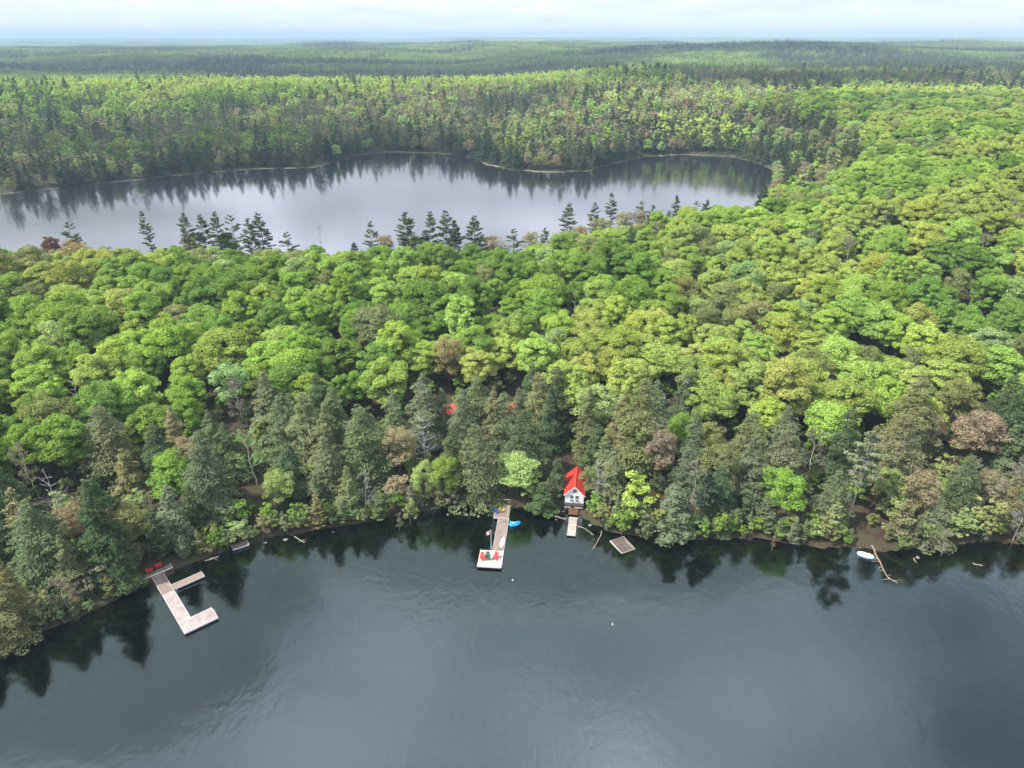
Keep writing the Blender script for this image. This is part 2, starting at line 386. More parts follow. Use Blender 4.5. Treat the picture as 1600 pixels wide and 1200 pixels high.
# ------------------------------------------------------------------ object helpers
def props(o, label=None, cat=None, group=None, kind=None):
    if label: o['label'] = label
    if cat: o['category'] = cat
    if group: o['group'] = group
    if kind: o['kind'] = kind
    return o
def link(name, me, parent=None, **kw):
    o = bpy.data.objects.new(name, me); COL.objects.link(o)
    if parent is not None: o.parent = parent
    return props(o, **kw)
def thing(name, loc, rz=0., label=None, cat=None, group=None):
    o = link(name, None, label=label, cat=cat, group=group); o.location = loc; o.rotation_euler[2] = rz; o.empty_display_size = .3
    return o
class MB:
    """collects simple shapes into one mesh"""
    def __init__(s): s.b = bmesh.new(); s.mi = 0
    def _fin(s, vs, mat4=None):
        for f in {f for v in vs for f in v.link_faces}: f.material_index = s.mi
    def box(s, x0, x1, y0, y1, z0, z1, rot=None, org=(0, 0, 0), bev=0.):
        c = ((x0 + x1) / 2, (y0 + y1) / 2, (z0 + z1) / 2)
        M = Matrix.Translation(c) @ Matrix.Diagonal((x1 - x0, y1 - y0, z1 - z0, 1))
        if rot is not None: M = Matrix.Translation(org) @ rot.to_4x4() @ M
        vs = bmesh.ops.create_cube(s.b, size=1, matrix=M)['verts']; s._fin(vs); return s
    def tube(s, p, q, r0, r1=None, n=8):
        p = Vector(p); q = Vector(q); r1 = r0 if r1 is None else r1
        M = Matrix.Translation((p + q) / 2) @ (q - p).to_track_quat('Z', 'Y').to_matrix().to_4x4()
        vs = bmesh.ops.create_cone(s.b, cap_ends=True, segments=n, radius1=r0, radius2=r1, depth=(q - p).length, matrix=M)['verts']; s._fin(vs); return s
    def poly(s, pts, faces):
        vs = [s.b.verts.new(p) for p in pts]
        for f in faces: s.b.faces.new([vs[i] for i in f]).material_index = s.mi
        return s
    def prism(s, poly2, y0, y1):
        n = len(poly2); pts = [(x, y0, z) for x, z in poly2] + [(x, y1, z) for x, z in poly2]
        return s.poly(pts, [tuple(range(n))[::-1], tuple(range(n, 2 * n))] + [(i, (i + 1) % n, n + (i + 1) % n, n + i) for i in range(n)])
    def loft(s, rings, cap=True, closed=True):
        vs = [[s.b.verts.new(p) for p in r] for r in rings]; n = len(rings[0])
        for a, b in zip(vs, vs[1:]):
            for i in range(n if closed else n - 1): s.b.faces.new([a[i], a[(i + 1) % n], b[(i + 1) % n], b[i]]).material_index = s.mi
        if cap: s.b.faces.new(vs[0][::-1]).material_index = s.mi; s.b.faces.new(vs[-1]).material_index = s.mi
        return s
    def out(s, name, mat, parent=None, smooth=False, bevel=0., **kw):
        bmesh.ops.recalc_face_normals(s.b, faces=s.b.faces)
        if bevel: bmesh.ops.bevel(s.b, geom=list(s.b.edges), offset=bevel, segments=1, affect='EDGES')
        me = bpy.data.meshes.new(name); s.b.to_mesh(me); s.b.free()
        for m in (mat if isinstance(mat, (list, tuple)) else [mat]): me.materials.append(m)
        if smooth: me.polygons.foreach_set('use_smooth', np.ones(len(me.polygons), bool))
        return link(name, me, parent, **kw)

# ------------------------------------------------------------------ terrain
ang = np.concatenate([np.linspace(-180, -56, 32)[:-1], np.linspace(-56, 56, 420), np.linspace(56, 180, 32)[1:]])
rad = np.concatenate([[2, 20, 35, 50], np.arange(60, 350, 1.6), 350 * (36000 / 350) ** (np.linspace(0, 1, 330))])
A, Rd = np.meshgrid(np.radians(ang), rad); X = np.sin(A) * Rd; Y = np.cos(A) * Rd
Z = terrain(X, Y) - (Rd ** 2) / (2 * 6371000.)
na, nr = len(ang), len(rad)
ii = (np.arange(nr - 1)[:, None] * na + np.arange(na - 1)[None]).ravel()
q = np.stack([ii, ii + na, ii + na + 1, ii + 1], 1)
gm, t, o = new_mat('ground')
tc = t.add('ShaderNodeTexCoord'); P_ = tc.outputs['Object']; sz = t.add('ShaderNodeSeparateXYZ', Vector=P_)
z = sz.outputs[2]
n = t.noise(P_, .35, 6, .7); n_f = t.noise(P_, .02, 4, .6); n_g = t.noise(P_, .0016, 5, .6)
litter = t.ramp(n, [(.3, (.03, .024, .016)), (.5, (.065, .048, .033)), (.62, (.05, .06, .028))])
rough_ = t.ramp(n_f, [(.35, (.035, .05, .022)), (.6, (.06, .07, .035))])
sedge = t.ramp(n, [(.35, (.12, .12, .07)), (.65, (.24, .22, .14))])
ln = t.add('ShaderNodeVectorMath', dict(operation='LENGTH')); t.set(ln.inputs[0], P_); dist = ln.outputs['Value']
fsc = t.math('MULTIPLY', dist, .0001)
canopy = t.ramp(n_g, [(.34, (.045, .065, .04)), (.48, (.12, .18, .05)), (.6, (.16, .24, .055)), (.72, (.10, .11, .07))])
can = t.mix(t.ramp(t.noise(P_, .012, 5, .75), [(.35, .0), (.7, .75)]), canopy, rgb(.05, .075, .04))
c1 = t.mix(t.ramp(fsc, [(.04, 0), (.08, 1)]), litter, rough_)
c1 = t.mix(t.ramp(fsc, [(.36, 0), (.42, 1)]), c1, can)
fringe = t.math('MULTIPLY', t.ramp(z, [(.0, 1), (1.0, 1), (1.0, 0)]), t.ramp(fsc, [(.026, 0), (.032, 1)]))
zr = t.math('LESS_THAN', z, .42)
c2 = t.mix(t.math('MULTIPLY', t.math('MULTIPLY', zr, t.ramp(t.noise(P_, .03, 4, .6), [(.42, .08), (.6, 1)])), t.ramp(fsc, [(.024, .0), (.030, 1)])), c1, sedge)
bedn = t.noise(P_, .5, 6, .7, .6)
bed = t.ramp(bedn, [(.33, (.05, .045, .03)), (.5, (.13, .105, .07)), (.68, (.24, .20, .14))])
c3 = t.mix(t.math('LESS_THAN', z, -.02), c2, bed)
b = t.add('ShaderNodeBsdfPrincipled', Base_Color=c3, Roughness=.95); b.inputs['Specular IOR Level'].default_value = .1
bn = t.noise(P_, .035, 6, .75)
bp = t.add('ShaderNodeBump', Height=bn, Distance=14.); t.set(bp.inputs['Strength'], t.math('MULTIPLY', t.ramp(fsc, [(.3, 0), (.45, 1)]), .55))
t.l.new(bp.outputs[0], b.inputs['Normal']); t.l.new(b.outputs[0], o.inputs[0])
link('ground', mesh_np('ground', np.stack([X, Y, Z], -1).reshape(-1, 3), q, mats=[gm], smooth=True), kind='structure', label='forest floor, shores, lake bed and distant wooded hills')

# ------------------------------------------------------------------ water
def water_mat(name, ior, absorb, dens, rough, sc, strength, deep=None):
    m, t, o = new_mat(name)
    tc = t.add('ShaderNodeTexCoord'); P_ = tc.outputs['Object']
    mp = t.add('ShaderNodeMapping', Vector=P_, Scale=(1., .62, 1.), Rotation=(0, 0, R(12)))
    a = t.noise(mp.outputs[0], sc, 3, .6, .5); b_ = t.noise(P_, sc * .22, 2, .5, .2)
    calm = t.ramp(t.noise(P_, .020, 2, .5, .3), [(.38, .25), (.62, 1)])
    h = t.math('ADD', t.math('MULTIPLY', t.math('MULTIPLY', a, calm), .35), t.math('MULTIPLY', b_, .30))
    bp = t.add('ShaderNodeBump', Height=h, Strength=strength, Distance=.22)
    fr = t.add('ShaderNodeFresnel', IOR=ior, Normal=bp.outputs[0])
    gl = t.add('ShaderNodeBsdfAnisotropic', Color=rgb(.78, .93, .97) if deep is None else rgb(.97, .95, 1), Roughness=rough, Normal=bp.outputs[0])
    if deep is None: under = t.add('ShaderNodeBsdfTransparent').outputs[0]
    else: under = t.add('ShaderNodeBsdfDiffuse', Color=rgb(*deep)).outputs[0]
    mx = t.add('ShaderNodeMixShader', i0=fr.outputs[0], i1=under, i2=gl.outputs[0])
    t.l.new(mx.outputs[0], o.inputs[0])
    if deep is None:
        va = t.add('ShaderNodeVolumeAbsorption', Color=rgb(*absorb), Density=dens); t.l.new(va.outputs[0], o.inputs['Volume'])
    return m
WN = water_mat('lake_water', 2.35, (.05, .58, .50), .50, .08, 1.1, .38)
WF = water_mat('far_lake_water', 1.95, None, 0, .09, .8, .14, deep=(.012, .014, .018))
w = MB(); w.box(-2500, 2500, -600, 215, -14, 0); w.out('lake', WN, kind='structure', label='near lake with calm grey green water')
w = MB(); w.poly([(-1200, 216, 0), (700, 216, 0), (700, 700, 0), (-1200, 700, 0)], [(0, 1, 2, 3)]); w.out('lake', WF, kind='structure', label='far lake reflecting the pale sky')

# ------------------------------------------------------------------ clouds overhead that shade the far woods (their tops and bases are real shapes)
cm, t, o = new_mat('cloud')
d = t.add('ShaderNodeBsdfDiffuse', Color=rgb(.85, .86, .88)); tr = t.add('ShaderNodeBsdfTranslucent', Color=rgb(.8, .82, .86))
tp = t.add('ShaderNodeBsdfTransparent')
m1 = t.add('ShaderNodeMixShader', i0=.5, i1=d.outputs[0], i2=tr.outputs[0]); m2 = t.add('ShaderNodeMixShader', i0=.06, i1=m1.outputs[0], i2=tp.outputs[0])
t.l.new(m2.outputs[0], o.inputs[0])
def cloud(sx_, sy_, rx, ry, seed):
    """a cumulus whose shadow falls round (sx_, sy_)"""
    z0 = 1500; k = z0 / SUN_DIR.z; cx, cy_ = sx_ + SUN_DIR.x * k, sy_ + SUN_DIR.y * k
    bm = bmesh.new(); bmesh.ops.create_icosphere(bm, subdivisions=5, radius=1)
    co = np.array([v.co[:] for v in bm.verts]); th = np.arctan2(co[:, 1], co[:, 0])
    rr = 1 + .55 * (fbm(co[:, 0] * 1.6 + 9, co[:, 1] * 1.6 + 3, seed, 4) - .5) + .25 * (fbm(co[:, 0] * 5 + 9, co[:, 1] * 5 + 5, seed + 3, 3) - .5)
    puff = fbm(co[:, 0] * 4 + 20, co[:, 1] * 4 + 20, seed + 5, 4)
    for v, a, p in zip(bm.verts, rr, puff):
        v.co = Vector((v.co.x * a * rx, v.co.y * a * ry, v.co.z * (230 * (.4 + 1.3 * p) if v.co.z > 0 else 45)))
    me = bpy.data.meshes.new('cloud'); bm.to_mesh(me); bm.free(); me.materials.append(cm)
    me.polygons.foreach_set('use_smooth', np.ones(len(me.polygons), bool))
    c = link('cloud', me, kind='structure'); c.location = (cx, cy_, z0)
for a in [(-500, 1880, 900, 430, 1), (1150, 2350, 1000, 300, 2), (330, 930, 230, 75, 8), (-330, 560, 210, 70, 10), (-1700, 3500, 1100, 300, 3), (2300, 3900, 1000, 330, 4), (300, 4900, 1500, 380, 5), (-4200, 7400, 2400, 700, 6), (4600, 6600, 2000, 600, 7), (300, 10500, 3600, 900, 9)]:
    cloud(*a)

# ------------------------------------------------------------------ air
hz = bpy.data.materials.new('haze'); hz.use_nodes = True; t = NT(hz.node_tree); t.n.clear(); o = t.add('ShaderNodeOutputMaterial')
pvn = t.add('ShaderNodeVolumePrincipled', Color=rgb(.58, .78, 1.0), Density=.000135); t.l.new(pvn.outputs[0], o.inputs['Volume'])
w = MB(); w.box(-40000, 40000, -40000, 40000, -150, 125); w.out('haze', hz, kind='stuff', label='thin blue air haze over the whole landscape')

# ------------------------------------------------------------------ trees
TINTS = {'lime green': (.33, .46, .10), 'fresh green': (.25, .38, .075), 'mid green': (.185, .30, .06), 'yellow-green': (.36, .43, .11), 'olive green': (.25, .28, .11),
         'bronze': (.34, .27, .13), 'tan': (.33, .29, .18), 'pinkish tan': (.34, .28, .22), 'grey twiggy': (.27, .25, .20), 'pale green': (.33, .45, .17), 'rusty red': (.25, .13, .08),
         'dark green': (.095, .135, .060), 'grey-green': (.165, .205, .105), 'deep green': (.070, .115, .050), 'olive needled': (.215, .22, .10), 'blue-green': (.062, .095, .058), 'swamp grey': (.22, .24, .14), 'silver grey': (.40, .38, .36)}
FIRST = {}
PLACED = []           # dicts describing every individual tree, for the labels
def put_tree(key, x, y, s, tint, rz=None, sz_=None, name='maple_tree', cat='tree', label=None, sink=0., tilt=0.):
    tm, cmh, _, _ = PROTO[key]
    z = terr(x, y); z = max(z, -.2) - sink
    rz = rng.uniform(0, 6.28) if rz is None else rz
    col = np.array(TINTS[tint]) * rng.uniform(.86, 1.14) * np.array([rng.uniform(.9, 1.12), 1, rng.uniform(.85, 1.15)])
    if key in FIRST:
        e0, ch = FIRST[key]; e = e0.copy(); kids = [c.copy() for c in ch]; e.name = name
        COL.objects.link(e)
        for c in kids: COL.objects.link(c); c.parent = e
        for p in ('label', 'group'):
            if p in e: del e[p]
    else:
        e = thing(name, (x, y, z)); kids = [link('trunk', tm, e), link('branches' if 'bare' in key or 'snag' in key else 'crown', cmh, e)]
        FIRST[key] = (e, kids)
    e.location = (x, y, z); e.rotation_euler = (tilt, 0, rz); sz_ = s if sz_ is None else sz_
    e.scale = (s, s, sz_)
    kids[1].color = (*col, 1)
    if 'bare' in key or 'snag' in key: kids[1]['kind'] = 'stuff'
    e['category'] = cat
    if label: e['label'] = label
    H = float(cmh['H']) if 'H' in cmh else 0
    PLACED.append(dict(o=e, key=key, x=x, y=y, z=z, s=s, sz=sz_, tint=tint, name=name, done=bool(label)))
    return e
for k, (tm, cmh, _, _) in PROTO.items():
    v = np.empty(len(cmh.vertices) * 3, np.float32); cmh.vertices.foreach_get('co', v); v = v.reshape(-1, 3)
    cmh['H'] = float(v[:, 2].max()); cmh['R'] = float(np.percentile(np.hypot(v[:, 0], v[:, 1]), 96))
def PH(k): return PROTO[k][1]['H']
def PR(k): return PROTO[k][1]['R']

OCC = []              # (x, y, radius) taken by hand-placed trees
PROT = []
def hero(key, px, py, h, tint, name, label, sw=None, rz=None, tilt=0., base=False):
    """a tree whose top shows at photo pixel (px, py), or whose foot does if base"""
    if base: p = pix(px, py, .6); x, y = p[0], p[1]
    else: x, y = from_top(px, py, h)
    s = h / PH(key); sw = s if sw is None else sw * s
    put_tree(key, x, y, sw, tint, rz=rz, sz_=s, name=name, label=label, tilt=tilt)
    OCC.append((x, y, PR(key) * sw * .75))
    if y < 150 and name in ('willow_tree', 'birch_tree', 'leaning_tree', 'dead_tree', 'bare_tree', 'maple_tree', 'shrub', 'pine_tree'):
        a_ = proj(x, y, terr(x, y) + h); b_ = proj(x, y, terr(x, y)); hw_ = FPX * PR(key) * sw / a_[2] * .5
        PROT.append((a_[0] - hw_, a_[1], a_[0] + hw_, a_[1] * .45 + b_[1] * .55 if key != 'leanpine' else a_[1] * .15 + b_[1] * .85, y))
# white pines along the far lake's near shore, left to right
for px, py, h, k, lb in [(105, 345, 20, 4, 'short yellowish pine poking above the canopy, leftmost one before the far lake'), (225, 328, 23, 1, 'thin open pine standing alone before the far lake, left of the main pine cluster'),
                         (286, 330, 23, 0, 'leftmost pine of the big cluster in front of the far lake'), (314, 334, 22, 0, 'second pine from the left in the big cluster before the far lake'), (334, 328, 24, 2, 'tallest pine in the middle of the big cluster before the far lake'),
                         (360, 334, 22, 4, 'broad pine right of the tallest one in the big far shore cluster'), (385, 338, 22, 2, 'narrow pine second from right in the big cluster before the far lake'), (403, 331, 23, 0, 'rightmost tall pine of the big cluster before the far lake'), (448, 362, 18, 4, 'low pine top just right of the big cluster'),
                         (576, 344, 22, 4, 'wide flat-topped dark pine before the far lake, right of the dead snag'), (635, 329, 24, 2, 'leftmost of the four dark conical pines before the far lake'), (667, 328, 24, 0, 'second of the four dark conical pines before the far lake'),
                         (696, 327, 24, 0, 'third of the four dark conical pines before the far lake'), (712, 340, 21, 2, 'shorter pine tucked behind the third conical pine'), (743, 334, 23, 2, 'rightmost of the four dark conical pines before the far lake'),
                         (803, 347, 20, 4, 'small pine right of the four conical pines'), (852, 345, 16, 2, 'short dim pine between the small pine and the tall dark one'), (885, 307, 24, 2, 'tall dark pyramidal pine at the middle of the far lake edge'), (930, 306, 22, 0, 'rounded pine directly right of the tall pyramidal pine'),
                         (958, 292, 24, 1, 'tall narrow pine on the tan knoll by the far lake'), (1003, 303, 19, 4, 'wide spreading pine on the tan knoll by the far lake'), (1045, 318, 15, 2, 'small slim pine right of the tan knoll'), (1059, 294, 22, 3, 'slender pale pine rising right of the tan knoll'),
                         (1088, 303, 20, 4, 'left of the two flat-topped dark pines at the lake end'), (1106, 301, 20, 2, 'right of the two flat-topped dark pines at the lake end')]:
    if px > 800: py += 9; h *= .85
    hero('pine%d' % k, px, py, h, 'dark green', 'pine_tree', lb, sw=rng.uniform(.8, 1.15), tilt=rng.normal() * .04)
for px, py, h, k, tn, lb in [(300, 366, 14, 'airy1', 'olive green', 'olive tree at the foot of the big pine cluster, left side'), (350, 364, 14, 'airy0', 'fresh green', 'green tree at the foot of the big pine cluster, centre'), (600, 366, 14, 'airy1', 'tan', 'tan airy tree between the wide flat pine and the four conical pines'), (655, 367, 14, 'airy2', 'fresh green', 'green tree at the foot of the four conical pines'),
                         (770, 366, 13, 'airy0', 'tan', 'tan airy tree right of the four conical pines'), (830, 362, 13, 'airy1', 'tan', 'tan airy tree below the small pine right of the conical pines'), (905, 350, 14, 'airy2', 'tan', 'tan airy tree between the two middle lake-edge pines'), (940, 338, 14, 'airy0', 'olive green', 'olive airy tree on the left slope of the tan knoll'),
                         (975, 330, 14, 'airy1', 'tan', 'pale tan tree on the tan knoll, left'), (1005, 328, 14, 'airy2', 'pinkish tan', 'pinkish tan tree at the middle of the tan knoll'), (1030, 331, 14, 'airy0', 'tan', 'pale tan tree on the tan knoll, right'), (1072, 322, 14, 'airy1', 'olive green', 'olive tree at the foot of the slender pale pine'), (1120, 318, 13, 'airy2', 'fresh green', 'green tree right of the two flat-topped pines')]:
    hero(k, px, py, h, tn, 'maple_tree', lb, sw=1.05)
hero('snag0', 496, 348, 21, 'grey twiggy', 'dead_tree', 'dead bare snag sticking up before the far lake, left of the wide pine', sw=.6)
hero('snag0', 898, 452, 16, 'pinkish tan', 'dead_tree', 'thin nearly bare tree with forked trunk in the middle of the green canopy', sw=.8)
hero('snag1', 938, 716, 11, 'silver grey', 'dead_tree', 'bleached white dead tree beside the boathouse roof', rz=1.)
hero('snag1', 660, 648, 12, 'silver grey', 'dead_tree', 'pale grey dead tree among hemlocks left of the cabin', rz=2.)
hero('snag1', 68, 738, 13, 'silver grey', 'dead_tree', 'silvery dead tree in the conifers at the left edge')
hero('snag0', 108, 590, 13, 'silver grey', 'dead_tree', 'slim pale dead stem at left above the conifer belt')
hero('snag1', 1443, 712, 9, 'silver grey', 'dead_tree', 'short pale stub of a dead tree in the conifers at right', sw=.35)
hero('bare1', 366, 590, 12, 'grey twiggy', 'bare_tree', 'grey leafless tree with crooked fork at left above the conifers')
hero('maple0', 75, 368, 13, 'rusty red', 'maple_tree', 'rusty red leafed maple at the far left edge of the near canopy', sw=.75)
hero('airy0', 108, 372, 12, 'bronze', 'maple_tree', 'orange tan airy maple just right of the rusty red maple')
hero('airy2', 1543, 640, 14, 'pinkish tan', 'budding_tree', 'large pink-tan budding tree spreading at the right side')
hero('bare1', 1465, 648, 12, 'pinkish tan', 'bare_tree', 'tan leafless tree left of the large pink-tan one', sw=.8)
hero('airy1', 1036, 672, 13, 'pinkish tan', 'budding_tree', 'pinkish budding tree above and right of the boathouse', sw=.8)
hero('bare1', 1068, 590, 13, 'grey twiggy', 'bare_tree', 'grey twiggy tree beside the dark pointed hemlock right of centre')
hero('maple4', 1396, 590, 14, 'lime green', 'maple_tree', 'glowing lime-green maple standing out at the right above the conifers', sw=.85)
hero('maple7', 340, 518, 16, 'yellow-green', 'maple_tree', 'very broad yellow-green maple left of centre', sw=1.15)
hero('maple2', 55, 572, 15, 'lime green', 'maple_tree', 'lime-green maple at the left edge just above the conifers')
hero('airy1', 700, 528, 15, 'bronze', 'maple_tree', 'peach-tinged yellow maple left of centre, above the cabin', sw=.9)
hero('airy2', 1232, 492, 15, 'yellow-green', 'maple_tree', 'golden yellow-green maple right of centre, mid slope')
hero('airy0', 935, 600, 14, 'pale green', 'maple_tree', 'pale green airy maple behind the boathouse')
hero('airy0', 868, 512, 13, 'pale green', 'maple_tree', 'pale soft green round tree under the thin bare tree at centre')
hero('maple1', 600, 562, 15, 'lime green', 'maple_tree', 'broad lime maple left of the dark grey hemlock spire above the cabin')
hero('maple7', 590, 478, 16, 'olive green', 'maple_tree', 'huge olive-tan round tree left of centre', sw=1.05)
hero('airy2', 268, 476, 13, 'olive green', 'maple_tree', 'brownish olive flat round tree at left mid canopy', sw=1.1)
for x_, y_, h_, k_, lb in [(-15.8, 141.5, 12.5, 3, 'hemlock at the left corner of the cabin'), (-11.5, 141, 12.2, 0, 'hemlock before the cabin, between its left corner and middle'), (-8.6, 140, 12, 4, 'hemlock before the middle of the cabin wall'), (-5.2, 141.2, 12.6, 3, 'hemlock just right of the cabin middle'), (-2.6, 140.5, 11.5, 1, 'short hemlock before the right half of the cabin'), (1.6, 141.5, 12.8, 0, 'hemlock at the right corner of the cabin')]:
    s_ = h_ / PH('hemlock%d' % k_); put_tree('hemlock%d' % k_, x_, y_, s_ * .85, ['grey-green', 'olive needled', 'dark green'][k_ % 3], sz_=s_, name='hemlock_tree', label=lb); OCC.append((x_, y_, 1.5))
# darker spires and shore trees
for px, py, h, k, tn, sw, lb in [(660, 582, 17, 0, 'grey-green', 1.1, 'dark grey hemlock spire left above the cabin roof'), (922, 604, 17, 1, 'grey-green', .9, 'dark slim hemlock spire behind the boathouse'), (1029, 592, 17, 0, 'grey-green', 1., 'dark pointed hemlock beside the grey twiggy tree'),
                                 (1078, 584, 14, 3, 'dark green', 1, 'small dark hemlock tip behind the grey twiggy tree'), (208, 572, 12, 3, 'olive needled', 1.25, 'shaggy brownish green hemlock at left, apart from the belt'), (744, 586, 17, 2, 'grey-green', 1., 'grey hemlock in front of the left half of the cabin'),
                                 (470, 612, 18, 4, 'grey-green', 1.1, 'tall dense hemlock left of centre, highest of the belt there'), (560, 632, 18, 2, 'grey-green', 1.1, 'broad hemlock right of the tallest left-centre one'), (150, 632, 17, 2, 'olive needled', 1.1, 'brown-tipped hemlock at left, top of the conifer belt'),
                                 (742, 662, 17, 2, 'grey-green', .95, 'big full hemlock just left behind the long dock'), (820, 640, 16, 2, 'dark green', 1.0, 'dark hemlock right of the cabin roof'), (1590, 582, 17, 0, 'deep green', 1, 'deep green hemlock at the right edge, above the pink-tan tree'),
                                 (1240, 660, 17, 4, 'olive needled', 1, 'olive hemlock in the belt between boathouse and white boat'), (1140, 690, 15, 1, 'grey-green', .8, 'hemlock with grey-green tips above the bright shrub on the right shore'), (1180, 640, 16, 2, 'grey-green', 1., 'broad shaded hemlock in the upper belt right of the boathouse'),
                                 (848, 752, 7, 5, 'dark green', 1.5, 'small dark hemlock between the light green tree and boathouse')]:
    hero('hemlock%d' % k, px, py, h, tn, 'hemlock_tree', lb, sw=sw)
hero('leanpine', 1362, 668, 20, 'grey-green', 'pine_tree', 'tall leaning pine with long pale bare trunk behind the white boat', sw=.95, tilt=-.06)
hero('leanpine', 14, 762, 17, 'olive needled', 'pine_tree', 'pine with pale bare lower trunk at the left edge near the water', sw=.8)
hero('pine3', 1108, 738, 13, 'blue-green', 'pine_tree', 'layered grey-blue pine on the shore right of the tilted raft', sw=.95)
hero('airy1', 808, 712, 9.5, 'pale green', 'willow_tree', 'light green feathery tree beside the landing of the long dock', sw=1.55)
hero('small1', 826, 748, 6, 'pale green', 'willow_tree', 'lower light green lobe leaning over the water by the long dock')
hero('small0', 1000, 742, 8.5, 'lime green', 'maple_tree', 'bright yellow-green small tree on the shore right of the boathouse', sw=1.1)
hero('small2', 985, 778, 6, 'lime green', 'maple_tree', 'low bright green tree right beside the boathouse front')
hero('small0', 1128, 800, 5.5, 'fresh green', 'shrub', 'bright green bush hanging over the water right of the raft', sw=.8)
hero('small2', 1345, 545, 7, 'fresh green', 'shrub', 'small fresh green understory tree up the right slope')
hero('airy1', 432, 738, 9.5, 'pale green', 'birch_tree', 'pale green rounded birch at the shore above the U-shaped dock arm', sw=1.05)
hero('small2', 368, 782, 6, 'fresh green', 'shrub', 'fresh green bush on the shore above the narrow dock arm')
hero('bare1', 385, 672, 13, 'pale green', 'birch_tree', 'thin birch with pale branching trunk left of centre', sw=.9)
hero('small2', 1500, 805, 5, 'olive green', 'leaning_tree', 'yellowish fallen tree sprawling over the water at the right', sw=1.7)
hero('bare1', 1485, 826, 6, 'tan', 'leaning_tree', 'tan twiggy tree top drooping into the water at right', sw=1.0)
hero('bare1', 1210, 838, 3.2, 'tan', 'leaning_tree', 'brown twiggy tree fallen at the waterline under the right hemlocks', sw=.55)
hero('small0', 1550, 778, 8, 'olive green', 'shrub', 'olive shrub mass on the shore at the right edge', sw=1.2)
hero('small1', 1480, 742, 7, 'fresh green', 'shrub', 'round fresh green small tree above the sprawling fallen tree')
hero('bare0', 622, 800, 4, 'tan', 'leaning_tree', 'tan twiggy tree drooping into the water between the two docks', sw=.7)
hero('small0', 640, 778, 6, 'olive green', 'shrub', 'grey olive bush at the waterline between the two docks', sw=.8)
hero('bare1', 30, 690, 13, 'tan', 'bare_tree', 'tan bare crowned tree at the left edge of the belt', sw=.8)
hero('airy0', 660, 720, 10, 'pale green', 'birch_tree', 'sage green airy birch between the hemlocks left of the long dock', sw=.7)
for px, py, h, k, tn, sw, lb in [(722, 606, 17, 4, 'grey-green', .8, 'grey hemlock standing before the left third of the cabin roof'), (771, 604, 17, 1, 'olive needled', .95, 'olive hemlock before the middle of the cabin roof'), (788, 612, 16, 4, 'grey-green', 1, 'hemlock before the right part of the cabin roof'),
                                 (706, 664, 15, 0, 'dark green', .9, 'dark hemlock below the left end of the cabin'), (872, 716, 9, 5, 'dark green', 1.0, 'dark low hemlock left of the boathouse roof'), (1060, 760, 11, 5, 'grey-green', 1.3, 'rounded grey-green hemlock over the raft shore'), (960, 700, 12, 3, 'olive needled', 1., 'olive hemlock right of the bleached dead tree')]:
    hero('hemlock%d' % k, px, py, h, tn, 'hemlock_tree', lb, sw=sw)
hero('airy1', 922, 730, 8, 'olive green', 'maple_tree', 'thin olive tree veiling the right side of the boathouse roof', sw=.8)
for px, py, h, k, tn, lb in [(930, 772, 5, 0, 'mid green', 'green bush against the right wall of the boathouse'), (944, 790, 4.5, 2, 'olive green', 'olive bush above the pale sticks right of the boathouse dock'), (1035, 790, 6, 0, 'olive green', 'olive bush on the bank right above the raft'),
                             (1062, 805, 5, 1, 'grey-green', 'grey-green bush at the waterline right of the raft'), (975, 800, 5, 2, 'mid green', 'green bush overhanging the bank above the raft'), (1010, 812, 4.5, 0, 'grey-green', 'low grey bush right beside the raft')]:
    hero('small%d' % k, px, py, h, tn, 'shrub', lb)
for px, py, h, k, sw, tn, lb in [(492, 772, 7.5, 0, 1.1, 'olive needled', 'narrow brownish cedar on the shore left of centre'), (590, 772, 6, 2, 1., 'grey-green', 'small cedar at the waterline between the two docks'), (545, 750, 9, 1, 1.2, 'grey-green', 'grey-green cedar behind the bank left of centre'),
                                 (1310, 785, 8, 0, 1.2, 'olive green', 'yellow-olive cedar left of the leaning pine trunk'), (1420, 780, 9, 1, 1.5, 'olive needled', 'cedar with warm tips right of the white boat')]:
    hero('cedar%d' % k, px, py, h, tn, 'cedar_tree', lb, sw=sw)

# keep-clear windows, so docks, boathouse and cabin roof show as they do in the photograph (photo pixels)
CLEAR = [(225, 880, 350, 1010), (735, 776, 830, 900), (872, 742, 925, 850), (878, 722, 908, 760), (940, 832, 1000, 870), (1335, 850, 1400, 915), (694, 645, 704, 662), (745, 630, 760, 640), (796, 618, 805, 650)]
def clear_of(x, y, z, H_, R_, conif=False):
    """True when a tree would not hide one of the things above"""
    for f in (.12, .25, .4, .55, .7, .85, .97):
        c = proj(x, y, z + f * H_); w_ = FPX * R_ / c[2] * ((1.02 - f) ** .7 if conif else math.sqrt(max(0, 1 - ((f - .6) / .42) ** 2)) if f > .18 else .1) * .92
        v_ = 8 if f < .9 else 1
        for (x0, y0, x1, y1) in CLEAR:
            if c[0] + w_ > x0 and c[0] - w_ < x1 and y0 - v_ < c[1] < y1 + v_: return False
        for (x0, y0, x1, y1, yw) in PROT:
            if y < yw - .3 and c[0] + w_ * .8 > x0 and c[0] - w_ * .8 < x1 and y0 < c[1] < y1: return False
    return True
# ground that is already built on
BUILT = [(12.5, 119.5, 3.6), (-7.5, 147, 4.5), (-2, 147, 4.5), (-13, 147, 4.5)]

